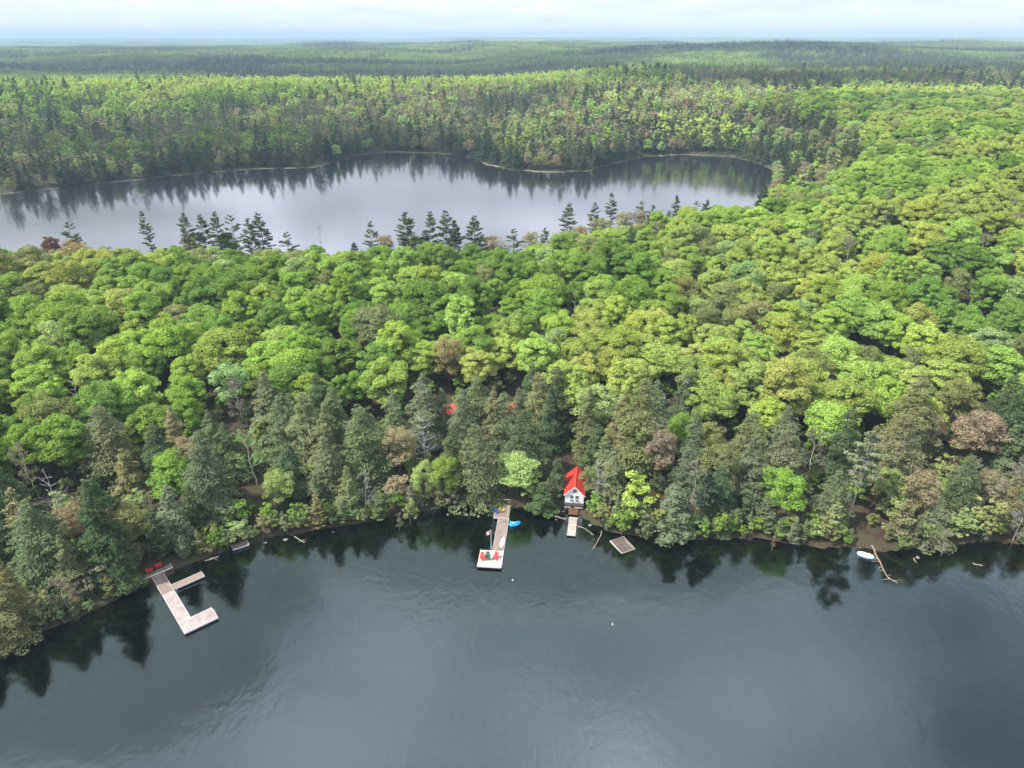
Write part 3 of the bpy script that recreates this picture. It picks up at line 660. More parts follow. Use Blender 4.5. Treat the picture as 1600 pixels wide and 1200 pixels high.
def scatter(n, xr, yr, rmin_fn, accept):
    """dart throwing on a grid; rmin_fn gives the spacing at a point"""
    cell = 3.5; G = {}; pts = []
    X = rng.uniform(*xr, n); Y = rng.uniform(*yr, n)
    ok = accept(X, Y); X = X[ok]; Y = Y[ok]; RM = rmin_fn(X, Y)
    for x, y, rm in zip(X, Y, RM):
        i, j = int(x // cell), int(y // cell); k = int(rm // cell) + 1; bad = False
        for a in range(i - k, i + k + 1):
            for b in range(j - k, j + k + 1):
                for (u, v) in G.get((a, b), ()):
                    if (u - x) ** 2 + (v - y) ** 2 < rm * rm: bad = True; break
                if bad: break
            if bad: break
        if not bad: G.setdefault((i, j), []).append((x, y)); pts.append((x, y))
    return np.array(pts)
def in_view(x, y, m=14):
    dep = y * math.cos(PITCH) + 70 * math.sin(PITCH)
    return (np.abs(x) < .722 * dep + m) & (y > 55)
def near_ok(x, y):
    dn, dl = inland(x, y); return in_view(x, y) & (np.minimum(dn, dl) > .5) & (y < 640) & ~((dl < 60) & (y > 400) & (x < 120)) & ~((y > 480) & (x < 185))
def belt(x): return 25 + 16 * (fbm(x / 22., 0 * x, 91, 3) - .5) + 14 * sstep(-40, -60, x) + 6 * sstep(60, 90, x)
def near_rm(x, y):
    dn, dl = inland(x, y); return np.where(dn < belt(x), np.where(dn < 7, 2.9, 4.1), 6.3)
NP = scatter(60000, (-330, 520), (60, 640), near_rm, near_ok)
dn, dl = inland(NP[:, 0], NP[:, 1]); bl = belt(NP[:, 0]); gz = terrain(NP[:, 0], NP[:, 1])
pat = fbm(NP[:, 0] / 42., NP[:, 1] / 42., 55, 3); pat2 = fbm(NP[:, 0] / 34., NP[:, 1] / 26., 58, 3)
items = []
for (x, y), a, l, b_, g, pt, pt2 in zip(NP, dn, dl, bl, gz, pat, pat2):
    u = rng.random(); right = x > 15
    if a < b_:
        mixp = .76 if not right else .58
        edge = a / b_
        if u < mixp * (1.05 - .35 * edge ** 3):
            if a < 6 and rng.random() < .35: kind = 'cedar'; key = CEDARS[rng.integers(3)]; s = rng.uniform(.7, 1.15)
            else: kind = 'hemlock'; key = HEMS[rng.integers(6)]; s = rng.uniform(.74, 1.25) * (.66 + .34 * min(1, a / 7))
            tint = rng.choice(['grey-green', 'dark green', 'deep green', 'olive needled', 'blue-green'], p=[.42, .22, .12, .22, .02])
        else:
            k2 = rng.random()
            if k2 < .35: kind = 'shrub'; key = SHRUBS[rng.integers(3)]; s = rng.uniform(.8, 1.3)
            elif k2 < .8: kind = 'maple'; key = AIRY[rng.integers(3)]; s = rng.uniform(.6, .85)
            else: kind = 'bare'; key = BARES[rng.integers(3)]; s = rng.uniform(.6, .9)
            tint = {'bare': 'grey twiggy'}.get(kind) or rng.choice(['pale green', 'olive green', 'fresh green', 'olive green', 'tan'])
            if kind == 'bare' and rng.random() < .5: tint = 'pinkish tan'
    elif l < 14 and y < 420:
        if u < .12: kind = 'pine'; key = PINES[rng.integers(5)]; s = rng.uniform(.6, .8); tint = 'blue-green'
        elif u < .55: kind = 'maple'; key = AIRY[rng.integers(3)]; s = rng.uniform(.7, .9); tint = rng.choice(['olive green', 'tan', 'fresh green', 'yellow-green'])
        else: kind = 'maple'; key = MAPLES[rng.integers(8)]; s = rng.uniform(.7, .9); tint = rng.choice(['fresh green', 'yellow-green', 'lime green'])
    elif (l < 42 and x > 120 and y > 350):
        if u < .45: kind = 'pine'; key = PINES[rng.integers(5)]; s = rng.uniform(.6, .85); tint = rng.choice(['blue-green', 'grey-green', 'dark green'])
        else: kind = 'maple'; key = AIRY[rng.integers(3)]; s = rng.uniform(.7, .95); tint = rng.choice(['tan', 'olive green', 'pale green'])
    else:
        if u < .012: kind = 'hemlock'; key = HEMS[rng.integers(6)]; s = rng.uniform(.7, .9); tint = 'dark green'
        elif u < .045: kind = 'bare'; key = BARES[rng.integers(3)]; s = rng.uniform(.75, 1.05); tint = rng.choice(['grey twiggy', 'pinkish tan', 'grey twiggy'])
        elif pt2 > .60 and u < .55 or u < .11: kind = 'maple'; key = AIRY[rng.integers(3)]; s = rng.uniform(.8, 1.08); tint = rng.choice(['olive green', 'bronze', 'pale green', 'olive green', 'yellow-green', 'tan'], p=[.26, .02, .22, .22, .26, .02])
        else:
            kind = 'maple'; key = MAPLES[rng.integers(8)]; s = rng.uniform(.78, 1.1)
            w_ = pt + rng.normal() * .06 + .01
            tint = 'mid green' if w_ < .41 else 'fresh green' if w_ < .50 else 'lime green' if w_ < .59 else 'yellow-green'
    H_, R_ = PH(key) * s, PR(key) * s
    bad = any((x - ox) ** 2 + (y - oy) ** 2 < (orr + R_ * .45) ** 2 for ox, oy, orr in OCC) or any((x - ox) ** 2 + (y - oy) ** 2 < (orr + 1.2) ** 2 for ox, oy, orr in BUILT)
    if bad: continue
    if a < 60 and not clear_of(x, y, g, H_, R_, kind in ('hemlock', 'cedar', 'pine')): continue
    if y > 200 and l < 30 and x < 120:                    # leave the far lake's view open
        top = proj(x, y, g + H_)
        if top[1] < np.interp(top[0], [0, 400, 750, 900, 1040, 1130, 1200], [362, 372, 368, 352, 335, 318, 300]) and kind != 'pine': s *= .82
    items.append((kind, key, x, y, s, tint, proj(x, y, g + H_)))
xs = np.arange(-92, 98, 1.15)
for x in xs:
    x = x + rng.uniform(-.7, .7); y = float(shore(np.array([x]))[0]) + rng.uniform(.0, 2.4)
    conif = rng.random() < .38
    key = CEDARS[rng.integers(3)] if conif else SHRUBS[rng.integers(3)]; s = rng.uniform(.35, .7) if conif else rng.uniform(.4, .85)
    g = terr(x, y)
    if g < 0: y += .8; g = terr(x, y)
    if any((x - ox) ** 2 + (y - oy) ** 2 < (orr + 1.) ** 2 for ox, oy, orr in BUILT) or not clear_of(x, y, g, PH(key) * s, PR(key) * s, conif): continue
    items.append(('cedar' if conif else 'shrub', key, x, y, s, rng.choice(['grey-green', 'olive needled']) if conif else rng.choice(['olive green', 'grey-green', 'mid green', 'tan', 'pale green'], p=[.3, .25, .2, .1, .15]), proj(x, y, g + PH(key) * s)))
# individuals: the 300 largest of each kind; the rest stand in one massed object per kind
NAMES = {'maple': 'maple_tree', 'hemlock': 'hemlock_tree', 'cedar': 'cedar_tree', 'pine': 'pine_tree', 'bare': 'bare_tree', 'shrub': 'shrub'}
rest = {'broad': [], 'conif': []}
for kind in NAMES:
    L = sorted([i for i in items if i[0] == kind], key=lambda i: i[6][2] / i[4])
    have = sum(1 for p in PLACED if p['name'] == NAMES[kind]); lim = (288 if kind != 'pine' else 110) - have; cnt = 0
    for it in L:
        onf = -10 < it[6][0] < 1610 and it[6][1] > 60
        if onf and cnt < lim: put_tree(it[1], it[2], it[3], it[4], it[5], name=NAMES[kind], tilt=rng.normal() * .035, sz_=it[4] * rng.uniform(.88, 1.12)); cnt += 1
        else: rest['conif' if kind in ('hemlock', 'cedar', 'pine') else 'broad'].append((it[1], it[2], it[3], it[4], it[5]))
    print(kind, len(L), cnt)

# far shore trees, one by one along the water
def fshore_ok(x, y):
    dn, dl = inland(x, y); return (dl > 2.5) & (dl < 11) & (y > 395) & (x < 190) & in_view(x, y, 0)
FP = scatter(26000, (-420, 200), (395, 640), lambda x, y: np.full(len(x), 4.3), fshore_ok)
npine = 0; nh = sum(1 for p in PLACED if p['name'] == 'hemlock_tree')
for x, y in FP:
    u = rng.random()
    if u < .40 and npine < 95: put_tree(PINES[rng.integers(5)], x, y, rng.uniform(.6, .95), rng.choice(['blue-green', 'dark green']), name='pine_tree'); npine += 1
    elif u < .80: rest['conif'].append((HEMS[rng.integers(6)], x, y, rng.uniform(.75, 1.1), rng.choice(['blue-green', 'dark green', 'blue-green'])))
    else: rest['broad'].append((AIRY[rng.integers(3)], x, y, rng.uniform(.55, .8), rng.choice(['tan', 'olive green', 'pale green'])))
# make sure every variant used by the massed forest also stands as a tree of its own
for k, xy in zip(LOWB + LOWC, [(-215, 552), (-160, 566), (60, 560), (20, 548), (-240, 530), (-90, 640), (120, 612)]):
    put_tree(k, xy[0], xy[1], .95, 'fresh green' if 'b' in k else 'blue-green', name='maple_tree' if 'lowb' in k else 'hemlock_tree')

# the wooded country beyond
def far_ok(x, y):
    dn, dl = inland(x, y); r = np.hypot(x, y)
    return in_view(x, y, 40) & (dl > 9) & ((y > 640) | (x < 185) & (y > 400)) & (r > 395) & (dn > 0)
F1 = scatter(150000, (-1150, 1150), (390, 1450), lambda x, y: np.full(len(x), 6.3), far_ok)
print('far', len(F1))
k = 230000; a = rng.uniform(-.70, .70, k); r_ = np.sqrt(rng.uniform(1350. ** 2, 4300. ** 2, k)); fx, fy = np.sin(a) * r_, np.cos(a) * r_
F2 = np.stack([fx, fy], 1)[fy > 1400][:150000]
FF = np.concatenate([F1, F2]); fx, fy = FF[:, 0], FF[:, 1]; fr_ = np.hypot(fx, fy)
_, dl = inland(fx, fy)
big = sstep(850, 1150, fr_); pc = fbm(fx / 120., fy / 90., 61, 4) * (1 - big) + fbm(fx / 380., fy / 300., 62, 4) * big; pt_ = fbm(fx / 150., fy / 110., 71, 4) * (1 - big) + fbm(fx / 430., fy / 330., 73, 4) * big; hz_ = hills(fx, fy)
swamp = np.exp(-(((fx + 40) / 75.) ** 2 + ((fy - 690) / 75.) ** 2)) + 1.5 * np.exp(-(((fx - 290) / 260.) ** 2 + ((fy - 900) / 95.) ** 2))
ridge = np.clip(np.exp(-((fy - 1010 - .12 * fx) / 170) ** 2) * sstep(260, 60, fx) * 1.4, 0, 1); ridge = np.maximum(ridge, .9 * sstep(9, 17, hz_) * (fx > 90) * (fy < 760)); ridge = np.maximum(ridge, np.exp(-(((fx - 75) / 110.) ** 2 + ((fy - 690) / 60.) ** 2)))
pcon = np.clip(.05 + .85 * sstep(.50, .58, pc) + (.28 + .5 * sstep(.42, .58, pc)) * sstep(125, 45, dl) * (fy < 820) * (fx < 240) + .5 * swamp - .75 * ridge, .02, .9)
ptan = np.clip(.10 + .85 * sstep(.465, .54, pt_) + .65 * sstep(290, 200, dl) * (fy < 860) + .4 * swamp - .8 * ridge, .03, .9)
u1 = rng.random(len(fx)); u2 = rng.random(len(fx)); isc = u1 < pcon; ist = ~isc & (u2 < ptan)
gn = fbm(fx / 60., fy / 60., 81, 3) + rng.normal(size=len(fx)) * .07 + .24 * ridge  # ridge leans to fresh lime leaf, partly standing in for sunlight on it
tl = {k: np.array(v) for k, v in TINTS.items()}
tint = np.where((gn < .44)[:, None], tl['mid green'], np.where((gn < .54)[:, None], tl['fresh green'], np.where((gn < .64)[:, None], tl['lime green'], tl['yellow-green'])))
tt = rng.random(len(fx))
tint = np.where(ist[:, None], np.where((tt < .28)[:, None], tl['tan'], np.where((tt < .62)[:, None], tl['olive green'], np.where((tt < .84)[:, None], tl['pale green'] , np.where((tt < .95)[:, None], tl['grey twiggy'], tl['bronze'])))), tint)
tint = np.where(isc[:, None], np.where((tt < .5)[:, None], tl['blue-green'], np.where((tt < .75)[:, None], tl['dark green'], tl['grey-green'])), tint)
tint = np.where(((swamp > .45) & (rng.random(len(fx)) < .6) | ((dl < 210) & (fy < 800) & (rng.random(len(fx)) < .28)))[:, None] & isc[:, None], tl['swamp grey'], tint)
tint = tint * (1 + .3 * ridge * ~isc)[:, None]  # sunlit brightness of the ridge put into its broadleaf tint
tint = tint * rng.uniform(.85, 1.15, (len(fx), 1))
sc = rng.uniform(.75, 1.3, len(fx)) * np.where(isc & (swamp > .4), .75, 1) * np.where(isc & (dl < 190) & (fy < 820), rng.uniform(.75, 1.15, len(fx)), 1) * np.where(ist, .85, 1)
fz = terrain(fx, fy) - fr_ ** 2 / (2 * 6371000.)
wide = np.where(fr_ > 1400, 1 + .35 * sstep(1400, 2600, fr_), 1)
def as_points(idx):
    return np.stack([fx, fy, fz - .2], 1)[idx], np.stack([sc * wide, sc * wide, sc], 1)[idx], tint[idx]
def mass(name, label, near_items, keys_hi, far_idx, keys_lo, cat):
    """ONE object: every point carries its own tree (geometry nodes pick among the crowns standing in the scene)"""
    co, scl, tn, var, rz, far = [], [], [], [], [], []
    for key, x, y, s, tint_ in near_items:
        co.append((x, y, terr(x, y) - .2)); scl.append((s, s, s)); tn.append(np.array(TINTS[tint_]) * rng.uniform(.85, 1.15)); var.append(keys_hi.index(key)); rz.append(rng.uniform(0, 6.28)); far.append(0)
    n0 = len(co); P3, S3, T3 = as_points(far_idx); n1 = len(P3)
    co = np.concatenate([np.array(co).reshape(-1, 3), P3]); scl = np.concatenate([np.array(scl).reshape(-1, 3), S3]); tn = np.concatenate([np.array(tn).reshape(-1, 3), T3])
    var = np.concatenate([np.array(var, int), rng.integers(0, len(keys_lo), n1)]).astype(np.int32); rz = np.concatenate([np.array(rz), rng.uniform(0, 6.28, n1)])
    far = np.concatenate([np.array(far, int), np.ones(n1, int)]).astype(np.int32)
    me = bpy.data.meshes.new(name); me.vertices.add(len(co)); me.vertices.foreach_set('co', co.astype(np.float32).ravel())
    for nm, typ, dat, fld in (('scl', 'FLOAT_VECTOR', scl, 'vector'), ('tint', 'FLOAT_VECTOR', tn, 'vector'), ('variant', 'INT', var, 'value'), ('turn', 'FLOAT', rz, 'value'), ('beyond', 'INT', far, 'value')):
        at = me.attributes.new(nm, typ, 'POINT'); at.data.foreach_set(fld, np.asarray(dat, np.int32 if typ == 'INT' else np.float32).ravel())
    ob = link(name, me, kind='stuff', label=label)
    ng = bpy.data.node_groups.new(name, 'GeometryNodeTree'); ng.interface.new_socket('Geometry', in_out='INPUT', socket_type='NodeSocketGeometry'); ng.interface.new_socket('Geometry', in_out='OUTPUT', socket_type='NodeSocketGeometry')
    g = NT(ng); gi = g.add('NodeGroupInput'); go = g.add('NodeGroupOutput'); outj = g.add('GeometryNodeJoinGeometry')
    def attr(nm, typ): return g.add('GeometryNodeInputNamedAttribute', dict(data_type=typ), Name=nm).outputs[0]
    for flag, keys in ((0, keys_hi), (1, keys_lo)):
        if flag == 0 and n0 == 0: continue
        coll = g.add('GeometryNodeJoinGeometry')
        for key in keys[::-1]:                           # the last link comes first in a join
            if key not in FIRST: put_tree(key, 150 + rng.uniform(-3, 3), 330 + rng.uniform(-20, 20), .9, 'fresh green', name='maple_tree')
            e, kids = FIRST[key]; pj = g.add('GeometryNodeJoinGeometry')
            for kid, mt in ((kids[0], PROTO[key][3]), (kids[1], PROTO[key][2])):
                oi = g.add('GeometryNodeObjectInfo', dict(transform_space='ORIGINAL')); oi.inputs['Object'].default_value = kid
                sm = g.add('GeometryNodeSetMaterial', Geometry=oi.outputs['Geometry']); sm.inputs['Material'].default_value = mt
                g.l.new(sm.outputs[0], pj.inputs[0])
            ti = g.add('GeometryNodeGeometryToInstance'); g.l.new(pj.outputs[0], ti.inputs[0]); g.l.new(ti.outputs[0], coll.inputs[0])
        eq = g.add('FunctionNodeCompare', dict(data_type='INT', operation='EQUAL')); g.l.new(attr('beyond', 'INT'), eq.inputs[2]); eq.inputs[3].default_value = flag
        ip = g.add('GeometryNodeInstanceOnPoints'); g.l.new(gi.outputs[0], ip.inputs['Points']); g.l.new(eq.outputs[0], ip.inputs['Selection']); g.l.new(coll.outputs[0], ip.inputs['Instance'])
        ip.inputs['Pick Instance'].default_value = True; g.l.new(attr('variant', 'INT'), ip.inputs['Instance Index'])
        cx = g.add('ShaderNodeCombineXYZ'); g.l.new(attr('turn', 'FLOAT'), cx.inputs[2])
        er = g.add('FunctionNodeEulerToRotation'); g.l.new(cx.outputs[0], er.inputs[0]); g.l.new(er.outputs[0], ip.inputs['Rotation'])
        g.l.new(attr('scl', 'FLOAT_VECTOR'), ip.inputs['Scale']); g.l.new(ip.outputs[0], outj.inputs[0])
    g.l.new(outj.outputs[0], go.inputs[0]); mo = ob.modifiers.new('trees', 'NODES'); mo.node_group = ng
    print(name, len(co)); return ob
EM = scatter(5000, (-620, 620), (500, 1150), lambda x, y: np.full(len(x), 13.), far_ok)
em_n = fbm(EM[:, 0] / 90., EM[:, 1] / 90., 97, 3)
for (x, y), v in zip(EM, em_n):
    if v > .57 or rng.random() < .07: rest['conif'].append((PINES[rng.integers(5)], x, y, rng.uniform(.62, .92), rng.choice(['blue-green', 'dark green'])))
UP = scatter(26000, (-330, 420), (80, 560), lambda x, y: np.full(len(x), 3.6), near_ok)
for x, y in UP:
    if any((x - ox) ** 2 + (y - oy) ** 2 < (orr + 1.) ** 2 for ox, oy, orr in BUILT) or not clear_of(x, y, terr(x, y), 4.5, 2): continue
    rest['broad'].append((SHRUBS[rng.integers(3)], x, y, rng.uniform(.45, .9), rng.choice(['mid green', 'olive green', 'fresh green', 'grey-green', 'dark green'], p=[.3, .2, .2, .15, .15])))
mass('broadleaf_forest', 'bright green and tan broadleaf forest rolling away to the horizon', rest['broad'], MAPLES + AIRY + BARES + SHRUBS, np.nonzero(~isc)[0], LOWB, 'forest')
mass('conifer_forest', 'dark conifers massed round the far lake and through the distant woods', rest['conif'], HEMS + CEDARS + PINES, np.nonzero(isc)[0], LOWC, 'forest')
print('trees', time.time() - T0)
# ------------------------------------------------------------------ docks, boathouse, cabin, boats
BOARD_P = plain('pale_deck_board', (.44, .41, .385), .85, var=.38, scale=1.1); BOARD_B = plain('brown_deck_board', (.23, .18, .16), .85, var=.35, scale=1.1)
BOARD_G = plain('grey_weathered_board', (.36, .31, .27), .9, var=.4, scale=1.5); BOARD_D = plain('dark_wet_board', (.12, .09, .08), .6, var=.4, scale=1.5)
EDGE = plain('pale_fascia', (.66, .64, .62), .7, var=.12); POST = plain('post_wood', (.20, .15, .11), .9, var=.3); FLOAT = plain('float_drum', (.03, .03, .035), .5)
WHITE = plain('white_paint', (.80, .81, .83), .6, var=.05); REDROOF = plain('red_metal_roof', (.60, .05, .035), .45, var=.22, scale=.8, spec=.5); ORROOF = plain('faded_red_roof', (.36, .075, .045), .8, var=.2)
GLASS = plain('dark_window_glass', (.012, .015, .02), .08, var=.1, spec=.6); DARKW = plain('dark_timber', (.055, .045, .045), .85, var=.3); CEDARW = plain('cabin_siding', (.17, .09, .05), .8, var=.25)
ALU = plain('aluminium', (.62, .63, .65), .35, .8, var=.08); STONE = plain('shore_stone', (.20, .185, .17), .95, var=.45, scale=1.8, bump=.6)
CH_RED = plain('red_plastic', (.62, .05, .045), .5, var=.08); CH_GREEN = plain('dark_green_plastic', (.03, .075, .05), .5, var=.08); CH_BLUE = plain('blue_plastic', (.02, .10, .36), .5, var=.08); CH_YEL = plain('yellow_plastic', (.78, .48, .03), .5, var=.08)
BLUE = plain('bright_blue_hull', (.02, .33, .75), .35, var=.08); LBLUE = plain('light_blue_moulding', (.12, .50, .85), .4, var=.08); GREYSTICK = plain('driftwood', (.34, .29, .24), .9, var=.3)

def section(parent, x0, x1, y0, y1, zt, board, across='x', edges='LRFB', wid=.16, name='deck_boards', floats=True):
    """one dock module: frame, boards with real gaps, fascia strips, floats"""
    w = MB(); L0, L1 = (y0, y1) if across == 'x' else (x0, x1); n = max(2, int(round((L1 - L0) / wid))); st = (L1 - L0) / n
    for k in range(n):
        a, b_ = L0 + k * st + .008, L0 + (k + 1) * st - .008; dz = rng.uniform(-.004, .004)
        if across == 'x': w.box(x0 + .045, x1 - .045, a, b_, zt - .035, zt + dz)
        else: w.box(a, b_, y0 + .045, y1 - .045, zt - .035, zt + dz)
    w.out(name, board, parent, kind='stuff')
    f = MB()
    if 'L' in edges: f.box(x0, x0 + .043, y0, y1, zt - .22, zt + .02)
    if 'R' in edges: f.box(x1 - .043, x1, y0, y1, zt - .22, zt + .02)
    if 'F' in edges: f.box(x0 + .045, x1 - .045, y0, y0 + .043, zt - .22, zt + .02)
    if 'B' in edges: f.box(x0 + .045, x1 - .045, y1 - .043, y1, zt - .22, zt + .02)
    f.out('fascia', EDGE, parent, kind='stuff')
    j = MB(); xx = np.linspace(x0 + .2, x1 - .2, 3); 
    for x in xx: j.box(x - .03, x + .03, y0 + .05, y1 - .05, zt - .20, zt - .037)
    j.out('joists', POST, parent, kind='stuff')
    if floats:
        n = max(1, int((y1 - y0) / 1.8))
        for k in range(n):
            yc = y0 + (k + .5) * (y1 - y0) / n; w = MB(); w.tube((x0 + .25, yc, .08), (x1 - .25, yc, .08), .24, n=10); w.out('float_drum', FLOAT, parent)
def ladder(parent, x, y, z0, z1, rz=0):
    w = MB(); rt = Matrix.Rotation(rz, 3, 'Z'); f = lambda a, b_, c: Vector((x, y, 0)) + rt @ Vector((a, b_, c))
    for s in (-.2, .2): w.tube(f(s, 0, z0), f(s, 0, z1), .025); w.tube(f(s, 0, z1), f(s, .22, z1 + .02), .025)
    for k in range(5): zz = z0 + .12 + k * (z1 - z0 - .35) / 4; w.tube(f(-.2, 0, zz), f(.2, 0, zz), .02)
    w.out('ladder', ALU, parent)
def local(e, x, y): 
    c, s_ = math.cos(e.rotation_euler[2]), math.sin(e.rotation_euler[2]); return (e.location[0] + c * x - s_ * y, e.location[1] + s_ * x + c * y)
CH0 = {}
def chair(x, y, z, rz, mat, label, name='adirondack_chair', s=1.15):
    key = 'c'
    if key in CH0:
        e0, kids = CH0[key]; e = e0.copy(); COL.objects.link(e); ks = []
        for k in kids:
            c = k.copy(); c.data = k.data.copy(); COL.objects.link(c); c.parent = e; c.data.materials[0] = mat; ks.append(c)
    else:
        e = thing(name, (x, y, z)); ks = []
        w = MB()
        for k in range(5): w.box(-.27, .27, -.28 + k * .115, -.28 + k * .115 + .10, .36 - .02 * k, .38 - .02 * k)
        ks.append(w.out('seat', mat, e, kind='stuff'))
        w = MB(); rot = Matrix.Rotation(-.36, 3, 'X')
        for k in range(5): w.box(-.29 + k * .12, -.29 + k * .12 + .105, -.012, .012, -.05, .74 + .10 * math.cos((k - 2) * .6), rot=rot, org=(0, .27, .30))
        ks.append(w.out('backrest', mat, e, kind='stuff'))
        for s_ in (-1, 1):
            w = MB(); w.box(s_ * .36 - .065, s_ * .36 + .065, -.34, .42, .56, .585); ks.append(w.out('armrest', mat, e))
            w = MB(); w.box(s_ * .33 - .02, s_ * .33 + .02, -.33, -.23, 0, .558); ks.append(w.out('leg', mat, e))
            w = MB(); w.poly([(s_ * .30 - .015, -.30, .26), (s_ * .30 - .015, -.30, .36), (s_ * .30 - .015, .48, 0), (s_ * .30 - .015, .62, 0), (s_ * .30 + .015, -.30, .26), (s_ * .30 + .015, -.30, .36), (s_ * .30 + .015, .48, 0), (s_ * .30 + .015, .62, 0)], [(0, 1, 3, 2), (4, 6, 7, 5), (0, 4, 5, 1), (1, 5, 7, 3), (2, 3, 7, 6), (0, 2, 6, 4)])
            ks.append(w.out('leg', mat, e))
        CH0[key] = (e, ks)
    e.location = (x, y, z); e.rotation_euler[2] = rz; e.scale = (s, s, s); props(e, label, 'chair', 'adirondack chairs on the docks'); return e

# long dock at the centre
D = thing('dock', (-1.9, 98.1, 0), R(-5.3), 'long grey-brown dock with a square platform at its end', 'dock')
section(D, -4.3, 0, 0, 4.4, .62, BOARD_P, 'y', 'LRFB')
section(D, -2.1, 0, 4.41, 9.6, .62, BOARD_B, 'x', 'LR'); section(D, -2.1, 0, 9.62, 14.2, .62, BOARD_B, 'x', 'LR')
section(D, -3.1, 0, 14.22, 18.6, .64, BOARD_B, 'x', 'LF', floats=False)
for x, y in ((-4.2, 4.5), (-2.2, 9.6), (.1, 9.6), (-2.2, 14.1), (.1, 14.1), (-3.0, 14.1)):
    w = MB(); w.tube((x, y, -2.5), (x, y, .85), .06); w.out('post', POST, D)
ladder(D, .15, .8, -.6, 1.0, R(90))
p = local(D, -2.35, 4.75)
fp = thing('flagpole', (p[0], p[1], .62), 0, 'thin white flagpole with limp flag beside the end platform', 'flagpole')
w = MB(); w.tube((0, 0, -.3), (0, 0, 4.3), .045, .03); w.out('pole', WHITE, fp); w = MB(); w.tube((0, 0, 4.3), (0, 0, 4.4), .05, .02); w.out('finial', WHITE, fp)
def flag_strip(u0, u1, mat, name):
    w = MB(); rows = []
    for i in range(7):
        u = u0 + (u1 - u0) * i / 6; x = -.04 - .95 * u; rows.append([(x, .12 * math.sin(u * 9), 4.25 - .55 * u * u), (x + .12 * u, .12 * math.sin(u * 9 + .5), 3.65 - .55 * u - .1 * u * u)])
    rr = [[a, b_, (b_[0], b_[1] + .012, b_[2]), (a[0], a[1] + .012, a[2])] for a, b_ in rows]
    w.loft(rr); w.out(name, mat, fp)
FLR = plain('flag_red', (.60, .16, .15), .8, var=.05); flag_strip(0, .27, FLR, 'flag_band'); flag_strip(.27, .73, WHITE, 'flag'); flag_strip(.73, 1, FLR, 'flag_band')
def on_dock(px, py, z): q_ = pix(px, py, z); return q_[0], q_[1]
x, y = on_dock(754.5, 873, .85); chair(x, y, .62, R(12), CH_RED, 'red chair at the left side of the end platform')
x, y = on_dock(762, 872, .85); chair(x, y, .62, R(-3), CH_GREEN, 'dark green chair between two red ones on the end platform')
x, y = on_dock(774.3, 872, .85); chair(x, y, .62, R(-20), CH_RED, 'red chair at the right side of the end platform')
x, y = on_dock(776, 799.5, .9); chair(x, y, .64, R(150), CH_BLUE, 'blue chair on the shore end of the long dock')
x, y = on_dock(783.5, 798, .9); chair(x, y, .64, R(170), CH_YEL, 'yellow chair on the shore end of the long dock')
x, y = on_dock(767.5, 871, .9); e = thing('side_table', (x, y, .62), 0, 'small round white table between green and red chairs', 'table')
w = MB(); w.tube((0, 0, .46), (0, 0, .50), .33, n=16); w.out('tabletop', WHITE, e)
for k in range(3): w = MB(); a = k * 2.09; w.tube((.22 * math.cos(a), .22 * math.sin(a), 0), (.1 * math.cos(a), .1 * math.sin(a), .458), .025); w.out('leg', WHITE, e)
def board_rings(L, Wd, H_, n=14, rock=.12):
    out = []
    for k in range(n + 1):
        u = k / n * 2 - 1; w_ = Wd / 2 * max(.04, (1 - abs(u) ** 2.6)) ** .6; zz = rock * u ** 4; y_ = u * L / 2
        out.append([(-w_, y_, zz + H_ * .5), (-w_ * .7, y_, zz), (w_ * .7, y_, zz), (w_, y_, zz + H_ * .5), (w_ * .7, y_, zz + H_), (-w_ * .7, y_, zz + H_)])
    return out
p = local(D, -.5, 6.7); e = thing('paddleboard', (p[0], p[1], .63), R(-9), 'white paddleboard lying along the right edge of the long dock', 'paddleboard')
w = MB(); w.loft(board_rings(3.1, .8, .13)); w.out('board', WHITE, e, smooth=True); w = MB(); w.box(-.22, .22, -.9, .5, .131, .137); w.out('deck_pad', plain('pale_pad', (.6, .62, .64), .8), e)
# blue pedal boat
x, y = pix(803.5, 818, .25)[:2]; e = thing('pedal_boat', (x, y, .05), R(-68), 'bright blue pedal boat tied beside the long dock', 'boat')
w = MB(); w.loft([[(px_ * (.95 if False else 1), y_, z_ * 3.0 - .1) for px_, y_, z_ in r_] for r_ in board_rings(2.5, 1.35, .13, rock=.03)]); w.out('hull', BLUE, e, smooth=True)
for s_ in (-1, 1):
    w = MB(); w.box(s_ * .27 - .2, s_ * .27 + .2, -.55, -.05, .29, .42); w.box(s_ * .27 - .2, s_ * .27 + .2, -.72, -.56, .29, .72); w.out('seat', LBLUE, e, bevel=.03)
w = MB(); w.box(-.42, .42, .25, .85, .29, .34); w.out('footwell', CH_BLUE, e, bevel=.02); w = MB(); w.box(-.08, .08, -.5, .75, .30, .46); w.out('console', LBLUE, e, bevel=.02)

# U-shaped dock at the left
D = thing('dock', (-51.5, 82.8, 0), R(40.5), 'U-shaped pinkish-grey dock with two arms at the left', 'dock')
section(D, 0, 5.3, 0, 3.0, .5, plain('pinkish_board', (.35, .295, .285), .85, var=.36, scale=1.0), 'y', 'LRFB')
section(D, 0, 1.95, 3.02, 7.2, .5, MATS['pinkish_board'], 'x', 'LR'); section(D, 0, 1.95, 7.22, 11.3, .5, MATS['pinkish_board'], 'x', 'LR')
section(D, 0, 1.95, 11.32, 17.2, .52, BOARD_B, 'x', 'LR', floats=False)
section(D, 1.97, 7.1, 11.4, 12.9, .5, BOARD_B, 'x', 'RFB', wid=.16)
section(D, -1.6, 3.6, 17.22, 19.6, .66, BOARD_B, 'y', 'FR', floats=False, name='deck_boards')
for x, y in ((-.08, 11.3), (2.03, 11.25), (-.08, 16.6), (2.05, 16.6), (7.0, 13.0), (5.2, 3.1)):
    w = MB(); w.tube((x, y, -2.5), (x, y, .8), .06); w.out('post', POST, D)
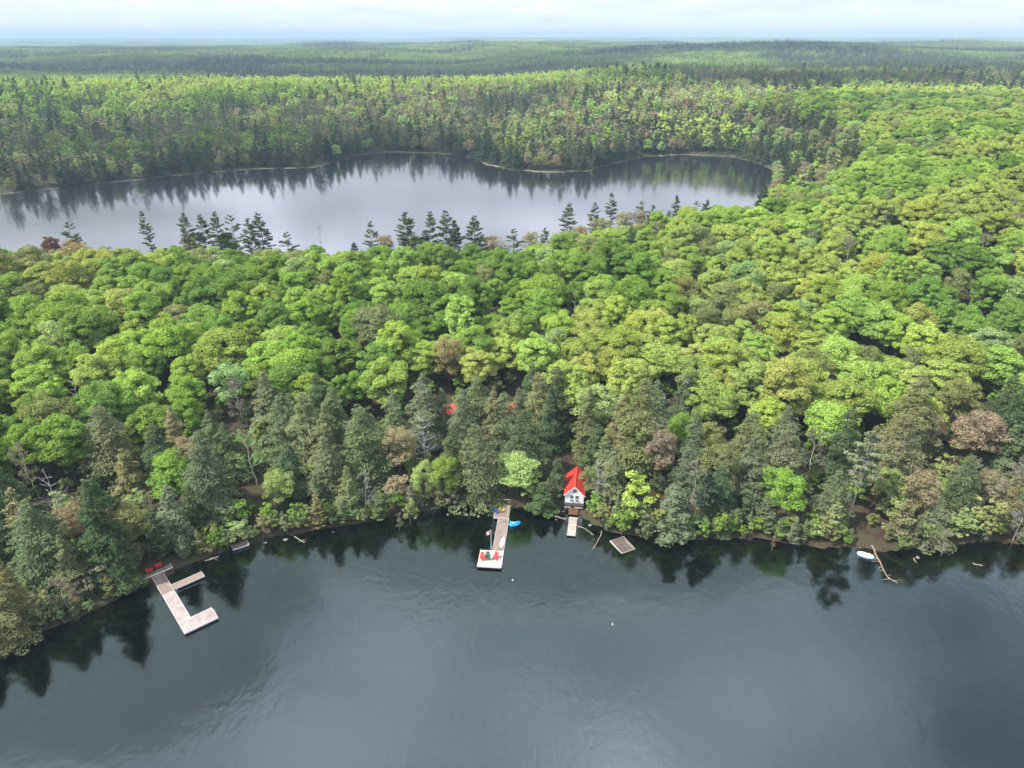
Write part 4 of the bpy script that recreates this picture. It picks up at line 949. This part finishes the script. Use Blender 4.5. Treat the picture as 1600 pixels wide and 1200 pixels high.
ladder(D, 2.2, 10.6, -.8, 1.25, R(90)); ladder(D, 5.42, 1.6, -.8, 1.0, R(90))
DL = D
p = local(D, .1, 18.3); chair(p[0], p[1], .66, R(200), CH_RED, 'left red chair on the shore deck of the U-shaped dock', s=1.3)
p = local(D, 1.7, 18.7); chair(p[0], p[1], .66, R(215), CH_RED, 'right red chair on the shore deck of the U-shaped dock', s=1.3)
# small landing and half-submerged raft
q1 = pix(367, 858, .4); q2 = pix(386, 852, .4); e = thing('landing', ((q1[0] + q2[0]) / 2, (q1[1] + q2[1]) / 2, 0), math.atan2(q2[1] - q1[1], q2[0] - q1[0]), 'tiny brown plank landing on the bank right of the U-shaped dock', 'dock')
section(e, -1.45, 1.45, 0, 1.5, .42, BOARD_B, 'x', 'FLR', floats=False)
e = thing('raft', (20.5, 105.0, 0), math.atan2(107 - 103, 18 - 20) - R(90), 'tilted dark wooden raft with pale edges, half awash', 'raft')
e.rotation_euler[1] = R(1.5); e.rotation_euler[0] = R(3)
section(e, -1.5, 1.5, -1.95, 1.95, .13, BOARD_D, 'x', 'LRF', floats=False)
w = MB(); w.tube((1.1, -1.8, .17), (1.15, .9, .17), .05); w.out('rail', GREYSTICK, e)

# boathouse
B = thing('boathouse', (12.35, 116.1, 0), R(-8), 'small white boathouse with steep red metal roof at the water', 'boathouse')
hw, ln_, zb, ze, za = 1.85, 6.8, 1.5, 3.62, 5.45
w = MB(); w.prism([(-hw, zb), (hw, zb), (hw, ze), (0, za), (-hw, ze)], 0, ln_); wall = w.out('wall', WHITE, B)
w = MB()
for k in range(11):
    zz = zb + .06 + k * .19; w.box(-hw + .03, hw - .03, -.018, -.004, zz, zz + .17) if zz + .17 < ze else None
w.out('clapboards', WHITE, wall, kind='stuff')
for s_ in (-1, 1):
    w = MB(); sl = (za - ze) / hw; xo = hw + .28; zo = ze - .28 * sl
    w.poly([(0, -.3, za + .10), (s_ * xo, -.3, zo + .10), (s_ * xo, ln_ + .3, zo + .10), (0, ln_ + .3, za + .10), (0, -.3, za + .02), (s_ * xo, -.3, zo + .02), (s_ * xo, ln_ + .3, zo + .02), (0, ln_ + .3, za + .02)],
           [(0, 1, 2, 3), (7, 6, 5, 4), (0, 4, 5, 1), (1, 5, 6, 2), (2, 6, 7, 3), (3, 7, 4, 0)]); rf = w.out('roof', REDROOF, B)
    w = MB()
    for k in range(17):
        yy = -.28 + k * .46
        w.poly([(s_ * .06, yy, za + .09), (s_ * xo, yy, zo + .10), (s_ * xo, yy + .04, zo + .10), (s_ * .06, yy + .04, za + .09), (s_ * .06, yy, za + .145), (s_ * xo, yy, zo + .145), (s_ * xo, yy + .04, zo + .145), (s_ * .06, yy + .04, za + .145)], [(0, 3, 2, 1), (4, 5, 6, 7), (0, 1, 5, 4), (1, 2, 6, 5), (2, 3, 7, 6), (3, 0, 4, 7)])
    w.out('standing_seams', REDROOF, rf, kind='stuff')
    w = MB(); w.poly([(0, -.32, za + .105), (s_ * xo, -.32, zo + .105), (s_ * xo, -.302, zo + .105), (0, -.302, za + .105), (0, -.32, za - .12), (s_ * xo, -.32, zo - .12), (s_ * xo, -.302, zo - .12), (0, -.302, za - .12)], [(0, 1, 5, 4), (3, 7, 6, 2), (0, 3, 2, 1), (4, 5, 6, 7), (1, 2, 6, 5), (0, 4, 7, 3)]); w.out('barge_board', WHITE, B)
w = MB(); w.box(-.1, .1, -.3, ln_ + .3, za + .09, za + .15); w.out('ridge_cap', REDROOF, B)
w = MB(); w.box(.95, 1.25, 4.2, 4.5, za - 1.1, za - .45); w.out('roof_vent', WHITE, B)
for x, z0, ww, hh in ((.05, 4.0, .72, .66), (-.52, 2.55, .66, .78), (.52, 2.55, .66, .78)):
    f = MB()
    f.box(x - ww / 2 - .07, x + ww / 2 + .07, -.05, -.02, z0 - .07, z0); f.box(x - ww / 2 - .07, x + ww / 2 + .07, -.05, -.02, z0 + hh, z0 + hh + .07)
    f.box(x - ww / 2 - .07, x - ww / 2, -.05, -.02, z0, z0 + hh); f.box(x + ww / 2, x + ww / 2 + .07, -.05, -.02, z0, z0 + hh); f.box(x - .02, x + .02, -.046, -.024, z0, z0 + hh)
    fr = f.out('window', WHITE, B)
    g = MB(); g.box(x - ww / 2, x - .022, -.034, -.026, z0 + .002, z0 + hh - .002); g.out('pane', GLASS, fr); g = MB(); g.box(x + .022, x + ww / 2, -.034, -.026, z0 + .002, z0 + hh - .002); g.out('pane', GLASS, fr)
for x in (-.52, .52):
    w = MB(); w.box(x - .27, x + .27, -.22, -.052, 2.12, 2.30); fb = w.out('flower_box', DARKW, B)
    w = MB()
    for k in range(7): c = Vector((x - .22 + k * .072, -.14, 2.34)); w.tube(c, c + Vector((0, -.02, .09)), .035, .01, n=5)
    w.out('flowers', plain('pink_flowers', (.45, .12, .12), .8), fb, kind='stuff')
w = MB(); w.box(-hw - .05, hw + .05, -.75, -.03, 1.02, 1.47); w.out('fascia', DARKW, B)
w = MB(); w.box(-hw, hw, .05, ln_ - .05, .1, 1.49); w.out('crib', DARKW, B)
for x in (-1.7, -.6, .6, 1.7): w = MB(); w.box(x - .08, x + .08, -.65, -.49, -.3, 1.015); w.out('post', POST, B)
for x0, x1 in ((-1.85, -.7), (.1, 1.7)): w = MB(); w.box(x0, x1, -.80, -.755, .92, 1.04); w.out('sill_board', EDGE, B)
w = MB()
for k in range(5): w.box(-1.0 + .0 * k, .9, -2.2 + k * .29, -1.95 + k * .29, .30 + k * .12, .36 + k * .12)
w.out('steps', CEDARW, B, kind='stuff')
D = thing('dock', (11.15, 107.4, 0), R(-8.5), 'short weathered plank dock in front of the boathouse', 'dock')
section(D, -.85, .85, 0, 5.6, .46, BOARD_G, 'x', 'F', floats=False); 
for x, y in ((-.9, .3), (.9, .3), (-.9, 3), (.9, 3)): w = MB(); w.tube((x, y, -1.5), (x, y, .55), .06); w.out('post', POST, D)

# cabin among the hemlocks
CZ = terr(-7.5, 147); C = thing('cabin', (-7.5, 147, CZ - .1), R(2), 'brown cabin with faded red roof mostly hidden behind hemlocks', 'cabin')
w = MB(); w.prism([(-8, 0), (8, 0), (8, 3), (-8, 3)], -3.6, 3.6); w.out('wall', CEDARW, C)
for s_ in (-1, 1):
    w = MB(); w.poly([(-8.6, 0, 5.6), (8.6, 0, 5.6), (8.6, s_ * 4.4, 2.75), (-8.6, s_ * 4.4, 2.75), (-8.6, 0, 5.45), (8.6, 0, 5.45), (8.6, s_ * 4.4, 2.6), (-8.6, s_ * 4.4, 2.6)], [(0, 1, 2, 3), (7, 6, 5, 4), (0, 4, 5, 1), (1, 5, 6, 2), (2, 6, 7, 3), (3, 7, 4, 0)]); w.out('roof', ORROOF, C)
for s_ in (-1, 1): w = MB(); w.prism([(-3.6, 3.01), (3.6, 3.01), (0, 5.3)], -.08, .08); g_ = w.out('gable', CEDARW, C); g_.rotation_euler[2] = R(90); g_.location[0] = s_ * 7.9
for x in (-5.5, -1.5, 3, 6): 
    w = MB(); w.box(x - .6, x + .6, -3.68, -3.61, 1, 2.3); fr = w.out('window', WHITE, C); g = MB(); g.box(x - .5, x + .5, -3.70, -3.685, 1.1, 2.2); g.out('pane', GLASS, fr)
w = MB(); w.box(2.4, 3.2, .6, 1.4, 4, 6.6); w.out('chimney', STONE, C)
q_ = pix(692.5, 652, CZ + 3); w = MB(); w.tube((q_[0] + 7.6, q_[1] - 147, 0), (q_[0] + 7.6, q_[1] - 147, 3.2), .09); w.out('porch_post', WHITE, C)

# white paddle boat and fallen log at the right
e = thing('rowing_boat', (64.2, 101.9, .02), R(62), 'small white boat with pale blue hull moored beside the fallen log', 'boat')
w = MB(); rr = board_rings(2.9, 1.35, .42, rock=.03); w.loft([[(a, b_, c - .1) for a, b_, c in r_] for r_ in rr]); w.out('hull', plain('pale_blue_hull', (.35, .55, .75), .4, var=.05), e, smooth=True)
w = MB(); w.loft([[(a * .93, b_ * .95, c * .25 + .30) for a, b_, c in r_] for r_ in rr]); w.out('deck', WHITE, e, smooth=True)
for y_ in (-.55, .5): w = MB(); w.box(-.45, .45, y_ - .17, y_ + .17, .41, .50); w.out('seat', WHITE, e, bevel=.02)
w = MB(); w.box(-.28, .28, -.25, .2, .41, .43); w.out('cockpit', plain('grey_moulding', (.35, .4, .5), .6), e)
r2 = np.random.default_rng(77); e = thing('fallen_log', (66.3, 103.4, .35), 0, 'fallen bare log with side stubs reaching into the water at right', 'log')
sg, pts = curve_segs((0, .8, .15), (-.75, -7.6, -.32), .19, .07, 8, .05, r2); V, Q = tubes(sg, 8); link('trunk', mesh_np('trunk', V, Q, mats=[plain('bare_log', (.24, .18, .13), .9, var=.3)], smooth=True), e)
for k in range(11):
    i = r2.integers(2, 9); a = pts[min(i, 8)]; sd_ = r2.choice([-1, 1]); b_ = a + np.array([sd_ * r2.uniform(.7, 1.7), r2.uniform(-.7, .2), r2.uniform(-.15, .35)])
    V, Q = tubes([(a, (a + b_) / 2 + r2.normal(size=3) * .05, .05, .035), ((a + b_) / 2, b_, .035, .012)], 5); link('branch', mesh_np('branch', V, Q, mats=[GREYSTICK]), e)
def stick(pts_px, label, r0=.09, z=.12, forks=2, seed=0):
    rr_ = np.random.default_rng(seed); P0 = [pix(a, b_, z) for a, b_ in pts_px]; P0[0][2] = max(P0[0][2], terr(P0[0][0], P0[0][1]) + .15); o0 = P0[0].copy()
    e = thing('driftwood', tuple(o0), 0, label, 'driftwood', 'sticks and fallen branches along the shore'); sg = []
    for k in range(len(P0) - 1):
        s_, _ = curve_segs(P0[k] - o0, P0[k + 1] - o0, r0 * (1 - .3 * k), r0 * (1 - .3 * k) * .6, 3, .06, rr_); sg += s_
    V, Q = tubes(sg, 6); link('stem', mesh_np('stem', V, Q, mats=[GREYSTICK]), e)
    for k in range(forks):
        m = P0[-1] * .6 + P0[-2] * .4 - o0; b_ = m + nrm(P0[-1] - P0[-2] + rr_.normal(size=3) * 2.0 * np.array([1, 1, .1])) * rr_.uniform(.6, 1.6)
        V, Q = tubes([(m, b_, r0 * .4, .015)], 5); link('branch', mesh_np('branch', V, Q, mats=[GREYSTICK]), e)
stick([(866, 806), (884, 812)], 'pale stick lying left of the boathouse dock', seed=1); stick([(902, 822), (914, 826), (928, 836)], 'long pale stick in the shallows right of the boathouse dock', seed=2)
stick([(940, 830), (933, 848), (925, 858)], 'curved branch reaching into the water left of the raft', seed=3); stick([(907, 807), (898, 813), (888, 811)], 'thin branch arching over the boathouse dock', .05, .75, 0, 4)
stick([(770, 779), (798, 781)], 'pale fallen trunk on the bank behind the long dock', .12, 1.2, 1, 5); stick([(320, 876), (342, 870)], 'thin pale log at the waterline right of the U-shaped dock', seed=6)
stick([(460, 838), (476, 848)], 'small drowned branches left of centre', seed=7, forks=4); stick([(1428, 872), (1432, 879)], 'short pale stick poking from the water at right', seed=8, forks=0); stick([(1520, 880), (1535, 884)], 'sunken stick near the right edge', seed=9, forks=1)
stick([(1388, 902), (1403, 911)], 'broken end piece floating beyond the fallen log', .08, .03, 1, 10)
for k, (a, b_) in enumerate([(957, 975), (801, 906)]):
    x, y = pix(a, b_, .1)[:2]; w = MB(); bmesh.ops.create_uvsphere(w.b, u_segments=12, v_segments=8, radius=.12); w.tube((0, 0, .14), (0, 0, .3), .05, .03)
    w.out('buoy', WHITE, smooth=True, label=['small white buoy alone in open water below the raft', 'small white buoy right of the end platform'][k], cat='buoy', group='mooring buoys').location = (x, y, .03)
# stones on the bank
def rock_mesh(seed):
    bm = bmesh.new(); bmesh.ops.create_icosphere(bm, subdivisions=2, radius=1)
    for v in bm.verts: v.co *= .75 + .5 * float(vnoise(v.co.x * 1.7 + seed, v.co.y * 1.7 + v.co.z * 2.1, seed)); v.co.z *= .6
    me = bpy.data.meshes.new('shore_rock'); bm.to_mesh(me); bm.free(); me.materials.append(STONE); return me
RK = [rock_mesh(i) for i in range(5)]
spots = [(857, 800), (861, 803), (866, 799), (871, 806), (877, 803), (869, 811), (850, 796), (845, 793), (880, 798), (864, 794), (874, 797), (858, 807), (865, 804), (735, 800), (742, 803), (728, 803), (748, 806), (722, 800), (755, 801), (733, 808), (916, 815), (922, 820), (700, 803), (415, 847), (446, 842), (520, 830), (330, 872), (1434, 870)]
ROW = {}
ORD = ['', 'first', 'second', 'third', 'fourth', 'fifth', 'sixth', 'seventh', 'eighth', 'ninth', 'tenth', 'eleventh', 'twelfth', 'thirteenth', 'fourteenth', 'fifteenth']
for k, (a, b_) in enumerate(spots):
    x, y = pix(a, b_, .15)[:2]; s_ = rng.uniform(.18, .45); o_ = link('shore_rock', RK[k % 5], cat='rock', group='stones along the near shore'); o_.location = (x, y, max(terr(x, y), -.15)); o_.scale = (s_ * 1.3, s_, s_); o_.rotation_euler[2] = rng.uniform(0, 6)
    side = 'by the boathouse' if 840 < a < 925 else 'left of the long dock' if 690 < a < 760 else 'on the right shore' if a > 925 else 'on the left shore'
    ROW.setdefault(side, []).append((a, s_, o_))
for side, L in ROW.items():
    L.sort(key=lambda v: v[0])
    for i, (a, s_, o_) in enumerate(L):
        o_['label'] = ('big ' if s_ > .36 else 'small ' if s_ < .26 else '') + 'grey stone at the waterline ' + side + ', ' + ('leftmost' if i == 0 else 'rightmost' if i == len(L) - 1 else ORD[i + 1] + ' from the left')
print('built', time.time() - T0)

# ------------------------------------------------------------------ labels for the trees that carry none yet
GRP = {'maple_tree': 'broadleaf trees of the near forest', 'hemlock_tree': 'hemlocks of the shore belt', 'pine_tree': 'white pines round the far lake', 'cedar_tree': 'cedars along the near shore', 'bare_tree': 'leafless trees in the forest',
       'shrub': 'shrubs at the forest edge', 'dead_tree': 'dead standing trees', 'birch_tree': 'birches on the shore', 'willow_tree': 'light green waterside trees', 'leaning_tree': 'trees fallen over the water', 'budding_tree': 'pinkish budding trees'}
LM = [(120, 'at left edge'), (235, 'left of U-shaped dock'), (345, 'above U-shaped dock'), (480, 'right of U-shaped dock'), (620, 'between the docks'), (740, 'left of long dock'), (830, 'above long dock'), (930, 'above boathouse'), (1060, 'above raft'), (1200, 'right of raft'), (1330, 'left of white boat'), (1440, 'above white boat'), (9999, 'at right edge')]
ORD = ['', 'first', 'second', 'third', 'fourth', 'fifth', 'sixth', 'seventh', 'eighth', 'ninth', 'tenth', 'eleventh', 'twelfth', 'thirteenth', 'fourteenth', 'fifteenth', 'sixteenth', 'seventeenth', 'eighteenth', 'nineteenth', 'twentieth']
buckets = {}
for P1 in PLACED:
    P1['o']['group'] = GRP[P1['name']]
    if P1['done']: continue
    x, y = P1['x'], P1['y']; H_ = P1['o'].scale[2] * PH(P1['key']); tp = proj(x, y, P1['z'] + H_); dn, dl = inland(np.array([x]), np.array([y])); a = float(dn[0]); l = float(dl[0])
    form = {'maple_tree': 'airy' if 'airy' in P1['key'] else 'rounded', 'hemlock_tree': 'drooping', 'cedar_tree': 'narrow', 'pine_tree': 'open-branched', 'bare_tree': 'leafless', 'shrub': 'low'}.get(P1['name'], '')
    if y > 395 and x < 192 and l < 60: row = 'on far lake shore'; lm = ['left part', 'left-middle part', 'middle part', 'right-middle part', 'right part'][int(np.clip(tp[0] // 250, 0, 4))]
    else:
        lm = next(t_ for m_, t_ in LM if tp[0] < m_)
        row = 'at waterline' if a < 7 else 'in shore belt' if a < 20 else 'high in shore belt' if a < belt(np.array([x]))[0] else 'low canopy' if tp[1] > 520 else 'mid canopy' if tp[1] > 430 else 'upper canopy' if tp[1] > 340 else 'distant hillside'
    kind = P1['name'].replace('_tree', '').replace('bare', 'tree')
    size = 'small' if P1['s'] < .78 else 'large' if P1['s'] > .98 else ''
    buckets.setdefault((size, P1['tint'], form, kind, row, lm), []).append((tp[0], P1['o']))
for (size, tint_, form, kind, row, lm), L in buckets.items():
    L.sort(key=lambda v: v[0]); n = len(L)
    for i, (_, o_) in enumerate(L):
        lb = ' '.join(w_ for w_ in (size, tint_, form, kind, row, lm) if w_)
        if n > 1: lb += ', ' + ('leftmost' if i == 0 else 'rightmost' if i == n - 1 else (ORD[i + 1] if i + 1 < len(ORD) else str(i + 1) + 'th') + ' from left') + (' of two' if n == 2 else '')
        o_['label'] = lb

print('script', time.time() - T0)
